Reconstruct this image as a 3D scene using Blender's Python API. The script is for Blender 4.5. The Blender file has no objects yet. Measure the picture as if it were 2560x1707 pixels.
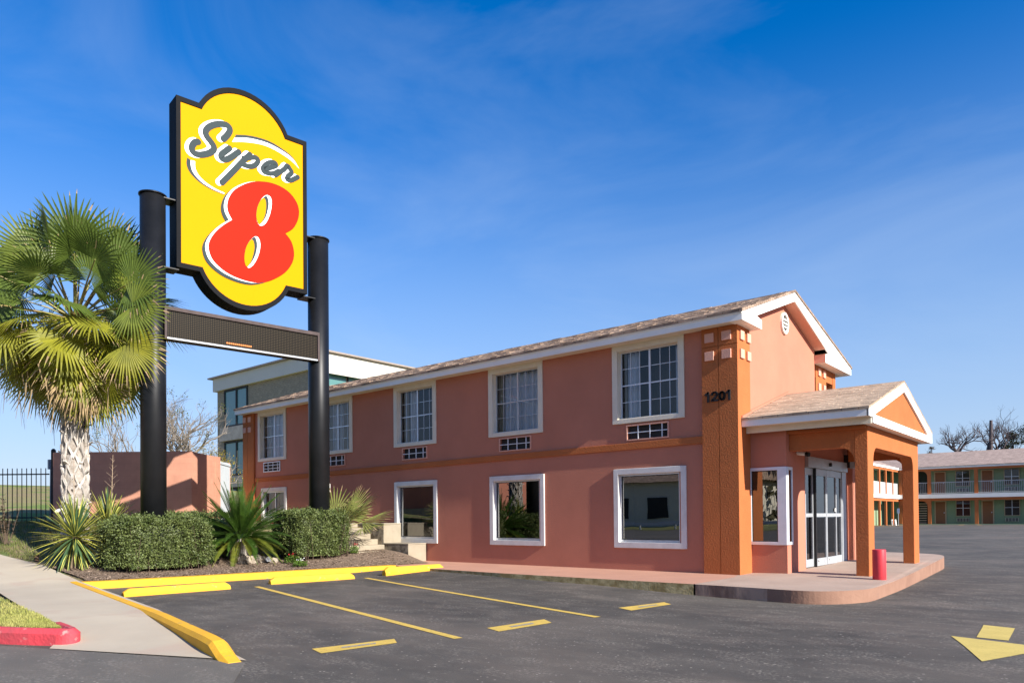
import bpy, bmesh, math, random, json
from mathutils import Vector, Matrix
PI = math.pi
random.seed(7)
scene = bpy.context.scene
col = scene.collection
world = bpy.data.worlds.new("World"); scene.world = world; world.use_nodes = True

# ------------------------------------------------------------------ helpers
class MB:
    """collects geometry in world coordinates, builds one mesh object"""
    def __init__(s): s.v = []; s.f = []; s.m = []
    def add(s, pts): i = len(s.v); s.v.extend([tuple(p) for p in pts]); return i
    def face(s, pts, m=0):
        i = s.add(pts); s.f.append(list(range(i, i+len(pts)))); s.m.append(m)
    def box(s, x0, x1, y0, y1, z0, z1, m=0, rz=0, c=None):
        p = [(x0,y0,z0),(x1,y0,z0),(x1,y1,z0),(x0,y1,z0),(x0,y0,z1),(x1,y0,z1),(x1,y1,z1),(x0,y1,z1)]
        if rz:
            cx, cy = c if c else ((x0+x1)/2, (y0+y1)/2); ca, sa = math.cos(rz), math.sin(rz)
            p = [(cx+(x-cx)*ca-(y-cy)*sa, cy+(x-cx)*sa+(y-cy)*ca, z) for x, y, z in p]
        i = s.add(p)
        for q in ((0,3,2,1),(4,5,6,7),(0,1,5,4),(1,2,6,5),(2,3,7,6),(3,0,4,7)):
            s.f.append([i+k for k in q]); s.m.append(m)
    def hexa(s, a, b, m=0):
        """prism between two equal polygons a and b (lists of points)"""
        n = len(a); i = s.add(a); j = s.add(b)
        s.f.append([i+k for k in range(n)][::-1]); s.m.append(m)
        s.f.append([j+k for k in range(n)]); s.m.append(m)
        for k in range(n):
            l = (k+1) % n
            s.f.append([i+k, i+l, j+l, j+k]); s.m.append(m)
    def tube(s, path, rad, n=8, m=0, caps=True):
        path = [Vector(p) for p in path]
        if not isinstance(rad, (list, tuple)): rad = [rad]*len(path)
        rings = []; ref = None
        for k, p in enumerate(path):
            d = (path[min(k+1, len(path)-1)]-path[max(k-1, 0)]).normalized()
            if ref is None:
                ref = Vector((0,0,1)) if abs(d.z) < .9 else Vector((1,0,0))
            a = d.cross(ref)
            if a.length < 1e-5: a = d.cross(Vector((0,1,0)))
            a.normalize(); b = d.cross(a).normalized(); ref = -b if False else a.cross(d).normalized()
            i = s.add([p+(a*math.cos(2*PI*q/n)+b*math.sin(2*PI*q/n))*rad[k] for q in range(n)])
            rings.append(i)
        for k in range(len(rings)-1):
            for q in range(n):
                r = (q+1) % n
                s.f.append([rings[k]+q, rings[k]+r, rings[k+1]+r, rings[k+1]+q]); s.m.append(m)
        if caps:
            s.f.append([rings[0]+q for q in range(n)][::-1]); s.m.append(m)
            s.f.append([rings[-1]+q for q in range(n)]); s.m.append(m)
    def build(s, name, mats, parent=None, smooth=False, bevel=0, seg=2):
        if not isinstance(mats, (list, tuple)): mats = [mats]
        o0 = Vector((0,0,0)); q = parent
        while q is not None: o0 += q.location; q = q.parent
        me = bpy.data.meshes.new(name)
        me.from_pydata([(x-o0.x, y-o0.y, z-o0.z) for x, y, z in s.v], [], s.f)
        for mt in mats: me.materials.append(mt)
        if len(mats) > 1: me.polygons.foreach_set('material_index', s.m)
        if smooth: me.polygons.foreach_set('use_smooth', [True]*len(me.polygons))
        me.update()
        o = bpy.data.objects.new(name, me); col.objects.link(o)
        if parent is not None: o.parent = parent
        if bevel:
            bm = bmesh.new(); bm.from_mesh(me); bmesh.ops.remove_doubles(bm, verts=bm.verts, dist=1e-5)
            bmesh.ops.recalc_face_normals(bm, faces=bm.faces); bm.to_mesh(me); bm.free()
            md = o.modifiers.new('bevel', 'BEVEL'); md.width = bevel; md.segments = seg; md.limit_method = 'ANGLE'
        return o

def thing(name, loc, label, cat, group=None):
    o = bpy.data.objects.new(name, None); o.location = loc; col.objects.link(o)
    o.empty_display_size = .2
    return tag(o, label, cat, group)
def tag(o, label, cat, group=None):
    o['label'] = label; o['category'] = cat
    if group: o['group'] = group
    return o
def struct(o): o['kind'] = 'structure'; return o
def stuff(o, label=None, cat=None):
    o['kind'] = 'stuff'
    if label: o['label'] = label; o['category'] = cat
    return o

# ------------------------------------------------------------------ materials
def srgb(r, g, b):
    f = lambda c: (c/255/12.92) if c/255 <= .04045 else ((c/255+.055)/1.055)**2.4
    return (f(r), f(g), f(b))
def M(name, c1, c2=None, scale=4., detail=6., rough=.75, bump=0., bscale=60., spec=.3, c3=None, s3=40., t3=.62, trans=0., metal=0., island=0., lo=.35, hi=.65, stretch=None, bdist=.02):
    """paint-like procedural material: two tones mixed by noise, optional speckle c3, bump, translucency"""
    m = bpy.data.materials.new(name); m.use_nodes = True; nt = m.node_tree; N = nt.nodes; L = nt.links
    b = N['Principled BSDF']; out = N['Material Output']
    b.inputs['Roughness'].default_value = rough; b.inputs['Metallic'].default_value = metal
    b.inputs['Specular IOR Level'].default_value = spec
    geo = N.new('ShaderNodeNewGeometry'); vec = geo.outputs['Position']
    if stretch:
        mp = N.new('ShaderNodeMapping'); mp.inputs['Scale'].default_value = stretch; L.new(vec, mp.inputs['Vector']); vec = mp.outputs['Vector']
    c = None
    c2 = c2 or tuple(x*.85 for x in c1)
    nz = N.new('ShaderNodeTexNoise'); nz.inputs['Scale'].default_value = scale; nz.inputs['Detail'].default_value = detail; nz.inputs['Roughness'].default_value = .62
    L.new(vec, nz.inputs['Vector'])
    rp = N.new('ShaderNodeValToRGB'); rp.color_ramp.elements[0].position = lo; rp.color_ramp.elements[1].position = hi
    rp.color_ramp.elements[0].color = (*c2, 1); rp.color_ramp.elements[1].color = (*c1, 1)
    L.new(nz.outputs['Fac'], rp.inputs['Fac']); c = rp.outputs['Color']
    if c3:
        n3 = N.new('ShaderNodeTexNoise'); n3.inputs['Scale'].default_value = s3; n3.inputs['Detail'].default_value = 3
        L.new(vec, n3.inputs['Vector'])
        r3 = N.new('ShaderNodeValToRGB'); r3.color_ramp.elements[0].position = t3; r3.color_ramp.elements[1].position = min(1, t3+.08)
        L.new(n3.outputs['Fac'], r3.inputs['Fac'])
        mx = N.new('ShaderNodeMix'); mx.data_type = 'RGBA'; mx.inputs['B'].default_value = (*c3, 1)
        L.new(r3.outputs['Color'], mx.inputs['Factor']); L.new(c, mx.inputs['A']); c = mx.outputs['Result']
    if island:
        hs = N.new('ShaderNodeHueSaturation'); mr = N.new('ShaderNodeMapRange')
        mr.inputs['To Min'].default_value = 1-island; mr.inputs['To Max'].default_value = 1+island
        L.new(geo.outputs['Random Per Island'], mr.inputs['Value']); L.new(mr.outputs['Result'], hs.inputs['Value'])
        L.new(c, hs.inputs['Color']); c = hs.outputs['Color']
    L.new(c, b.inputs['Base Color'])
    if bump:
        nb = N.new('ShaderNodeTexNoise'); nb.inputs['Scale'].default_value = bscale; nb.inputs['Detail'].default_value = 5
        L.new(vec, nb.inputs['Vector'])
        bp = N.new('ShaderNodeBump'); bp.inputs['Strength'].default_value = bump; bp.inputs['Distance'].default_value = bdist
        L.new(nb.outputs['Fac'], bp.inputs['Height']); L.new(bp.outputs['Normal'], b.inputs['Normal'])
    if trans:
        tr = N.new('ShaderNodeBsdfTranslucent'); L.new(c, tr.inputs['Color'])
        ms = N.new('ShaderNodeMixShader'); ms.inputs['Fac'].default_value = trans
        L.new(b.outputs['BSDF'], ms.inputs[1]); L.new(tr.outputs['BSDF'], ms.inputs[2]); L.new(ms.outputs['Shader'], out.inputs['Surface'])
    return m
def brick_mat(name, c1, c2, mortar, bw, bh, mt=.02, axis='x', rough=.85, bump=.4, slope=None, offset=.5, sq=1., smooth=.1, noise=.25):
    """brick / block / shingle courses laid in world space: u along axis, v up (or down the slope)"""
    m = bpy.data.materials.new(name); m.use_nodes = True; nt = m.node_tree; N = nt.nodes; L = nt.links
    b = N['Principled BSDF']; b.inputs['Roughness'].default_value = rough; b.inputs['Specular IOR Level'].default_value = .2
    geo = N.new('ShaderNodeNewGeometry'); sep = N.new('ShaderNodeSeparateXYZ'); L.new(geo.outputs['Position'], sep.inputs[0])
    cmb = N.new('ShaderNodeCombineXYZ')
    if axis in ('x', 'y'): L.new(sep.outputs['X' if axis == 'x' else 'Y'], cmb.inputs['X'])
    else:
        vm = N.new('ShaderNodeVectorMath'); vm.operation = 'DOT_PRODUCT'; vm.inputs[1].default_value = axis
        L.new(geo.outputs['Position'], vm.inputs[0]); L.new(vm.outputs['Value'], cmb.inputs['X'])
    L.new(sep.outputs[slope or 'Z'], cmb.inputs['Y'])
    bt = N.new('ShaderNodeTexBrick'); bt.inputs['Scale'].default_value = 1; bt.offset = offset
    bt.inputs['Color1'].default_value = (*c1, 1); bt.inputs['Color2'].default_value = (*c2, 1); bt.inputs['Mortar'].default_value = (*mortar, 1)
    bt.inputs['Brick Width'].default_value = bw; bt.inputs['Row Height'].default_value = bh; bt.inputs['Mortar Size'].default_value = mt; bt.inputs['Mortar Smooth'].default_value = smooth
    L.new(cmb.outputs[0], bt.inputs['Vector'])
    nz = N.new('ShaderNodeTexNoise'); nz.inputs['Scale'].default_value = 3; nz.inputs['Detail'].default_value = 8; L.new(geo.outputs['Position'], nz.inputs['Vector'])
    mr = N.new('ShaderNodeMapRange'); mr.inputs['From Min'].default_value = .3; mr.inputs['From Max'].default_value = .7; mr.inputs['To Min'].default_value = 1-noise; mr.inputs['To Max'].default_value = 1+noise
    L.new(nz.outputs['Fac'], mr.inputs['Value'])
    hs = N.new('ShaderNodeHueSaturation'); L.new(mr.outputs['Result'], hs.inputs['Value']); L.new(bt.outputs['Color'], hs.inputs['Color'])
    L.new(hs.outputs['Color'], b.inputs['Base Color'])
    if bump:
        bp = N.new('ShaderNodeBump'); bp.inputs['Strength'].default_value = bump; bp.inputs['Distance'].default_value = .02; bp.invert = True
        L.new(bt.outputs['Fac'], bp.inputs['Height']); L.new(bp.outputs['Normal'], b.inputs['Normal'])
    return m
def glass_mat(name, tint, ior=1.6, wav=.0):
    m = bpy.data.materials.new(name); m.use_nodes = True; nt = m.node_tree; N = nt.nodes; L = nt.links
    N.remove(N['Principled BSDF']); out = N['Material Output']
    tr = N.new('ShaderNodeBsdfTransparent'); tr.inputs['Color'].default_value = (*tint, 1)
    gl = N.new('ShaderNodeBsdfGlossy'); gl.inputs['Roughness'].default_value = .0; gl.inputs['Color'].default_value = (.95, .97, 1, 1)
    fr = N.new('ShaderNodeFresnel'); fr.inputs['IOR'].default_value = ior
    if wav:
        nz = N.new('ShaderNodeTexNoise'); nz.inputs['Scale'].default_value = 1.2; nz.inputs['Detail'].default_value = 1
        bp = N.new('ShaderNodeBump'); bp.inputs['Strength'].default_value = wav; bp.inputs['Distance'].default_value = .02
        g = N.new('ShaderNodeNewGeometry'); L.new(g.outputs['Position'], nz.inputs['Vector']); L.new(nz.outputs['Fac'], bp.inputs['Height']); L.new(bp.outputs['Normal'], gl.inputs['Normal'])
    ms = N.new('ShaderNodeMixShader'); L.new(fr.outputs['Fac'], ms.inputs['Fac']); L.new(tr.outputs[0], ms.inputs[1]); L.new(gl.outputs[0], ms.inputs[2])
    L.new(ms.outputs[0], out.inputs['Surface'])
    return m
def emit_mat(name, c, s):
    m = bpy.data.materials.new(name); m.use_nodes = True; nt = m.node_tree; N = nt.nodes
    b = N['Principled BSDF']; b.inputs['Base Color'].default_value = (*c, 1); b.inputs['Emission Color'].default_value = (*c, 1); b.inputs['Emission Strength'].default_value = s
    return m

SALMON = (.485, .192, .125); ORANGE = (.44, .138, .047)
m_salmon = M('salmon stucco', SALMON, tuple(x*.89 for x in SALMON), scale=.9, detail=9, rough=.9, bump=.25, bscale=45, spec=.15)
m_salmon2 = M('pale salmon stucco', (.66, .36, .26), (.62, .33, .24), scale=1.3, detail=9, rough=.9, bump=.2, bscale=45, spec=.15)
m_orange = M('terracotta stucco', ORANGE, tuple(x*.88 for x in ORANGE), scale=1.6, detail=10, rough=.9, bump=.4, bscale=30, spec=.15)
m_white = M('white trim paint', (.84, .82, .76), (.79, .77, .71), scale=2, rough=.6, bump=.05)
m_cream = M('cream trim paint', (.72, .66, .53), (.66, .60, .48), scale=2.5, rough=.7, bump=.1)
m_trimwhite = M('grey white trim paint', (.66, .65, .61), (.55, .54, .51), scale=3, rough=.6, bump=.06, lo=.3, hi=.6)
m_alu = M('aluminium', (.62, .64, .67), (.55, .57, .60), scale=6, rough=.35, metal=.6)
m_aluwhite = M('pale aluminium', (.70, .72, .75), (.64, .66, .69), scale=6, rough=.4, metal=.25)
m_frame = M('sign frame black', (.006, .0065, .0075), (.009, .0095, .011), scale=1.2, rough=.65, spec=.08)
m_doorgrey = M('grey door aluminium', (.42, .44, .46), (.36, .38, .40), scale=5, rough=.4, metal=.2)
m_kerbclean = M('brown pink kerb paint', (.29, .165, .112), (.23, .125, .085), scale=2, detail=12, rough=.9, c3=(.24, .14, .10), s3=7, t3=.66, bump=.3, bscale=30)
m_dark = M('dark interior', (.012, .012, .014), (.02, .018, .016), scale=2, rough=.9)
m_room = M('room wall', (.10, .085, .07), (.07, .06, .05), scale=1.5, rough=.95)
m_curtain = M('grey curtain', (.72, .72, .75), (.62, .62, .66), scale=3, rough=.95)
m_curtain2 = M('beige drape', (.36, .29, .20), (.30, .24, .17), scale=3, rough=.95)
m_shingle = brick_mat('brown roof shingle', (.36, .255, .185), (.24, .17, .125), (.10, .07, .05), .33, .115, .006, axis='x', slope='Y', bump=.8, noise=.35)
m_shingle_p = brick_mat('tan roof shingle', (.44, .33, .235), (.35, .26, .18), (.17, .115, .085), .30, .105, .006, axis='x', slope='Y', bump=.7, noise=.22)
m_shingle_f = brick_mat('dusty roof shingle', (.36, .27, .225), (.31, .235, .195), (.22, .165, .14), .9, .22, .01, axis='x', slope='Y', bump=.3, noise=.2)
m_glass = glass_mat('window glass', (.92, .94, .96), 1.5)
m_glass_t = glass_mat('tinted window glass', (.25, .25, .26), 2.6, wav=.07)
m_glass_d = glass_mat('door glass', (.25, .26, .28), 1.8)
m_black = M('black paint', (.0055, .006, .007), (.010, .0105, .012), scale=1.6, detail=8, rough=.42, bump=.05, spec=.3)
m_blackmatte = M('black matte', (.012, .012, .013), (.02, .02, .021), scale=5, rough=.6)
m_grilledark = M('grille dark', (.035, .032, .030), (.022, .021, .02), scale=4, rough=.7)
m_yellowkerb = M('yellow kerb paint', (.74, .395, .028), (.65, .345, .035), scale=3, detail=10, rough=.7, spec=.15, c3=(.40, .28, .10), s3=9, t3=.66, bump=.3, bscale=30)
m_yellowline = M('yellow line paint', (.62, .42, .085), (.50, .35, .075), scale=6, detail=12, rough=.8, c3=(.18, .15, .09), s3=38, t3=.63, bump=.2)
m_yellowarrow = M('faded yellow paint', (.56, .43, .12), (.48, .37, .10), scale=3, detail=12, rough=.85, c3=(.25, .20, .08), s3=60, t3=.62)
m_red = M('red paint', (.62, .045, .06), (.50, .04, .05), scale=4, detail=6, rough=.45)
m_redkerb = M('red kerb paint', (.60, .055, .07), (.40, .06, .07), scale=3.5, detail=10, rough=.7, c3=(.48, .22, .20), s3=9, t3=.62, bump=.4, bscale=25)
m_conc = M('pale concrete', (.455, .390, .290), (.40, .34, .255), scale=.7, detail=12, rough=.9, c3=(.41, .325, .245), s3=.8, t3=.56, bump=.15, bscale=80)
m_concpink = M('pinkish concrete', (.40, .30, .235), (.34, .25, .195), scale=1.4, detail=12, rough=.9, c3=(.33, .24, .19), s3=18, t3=.66, bump=.25, bscale=60)
m_concsalmon = M('painted salmon concrete', (.47, .255, .175), (.42, .225, .155), scale=1.2, detail=12, rough=.85, bump=.15, bscale=50)
m_kerbstain = M('stained kerb', (.42, .27, .19), (.19, .11, .08), scale=2.6, detail=12, rough=.9, bump=.4, bscale=25, lo=.40, hi=.60, stretch=(1, 1, .4))
m_kerbolive = M('worn olive kerb', (.55, .43, .21), (.30, .215, .085), scale=5, detail=12, rough=.9, bump=.5, bscale=30, lo=.4, hi=.6)
m_step = M('old concrete', (.34, .29, .215), (.28, .24, .175), scale=2.5, detail=12, rough=.9, c3=(.30, .245, .18), s3=7, t3=.66, bump=.3, bscale=60)
m_stepstain = M('mildewed concrete', (.40, .34, .25), (.13, .105, .075), scale=4, detail=14, rough=.95, bump=.4, bscale=60, lo=.42, hi=.62)
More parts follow.
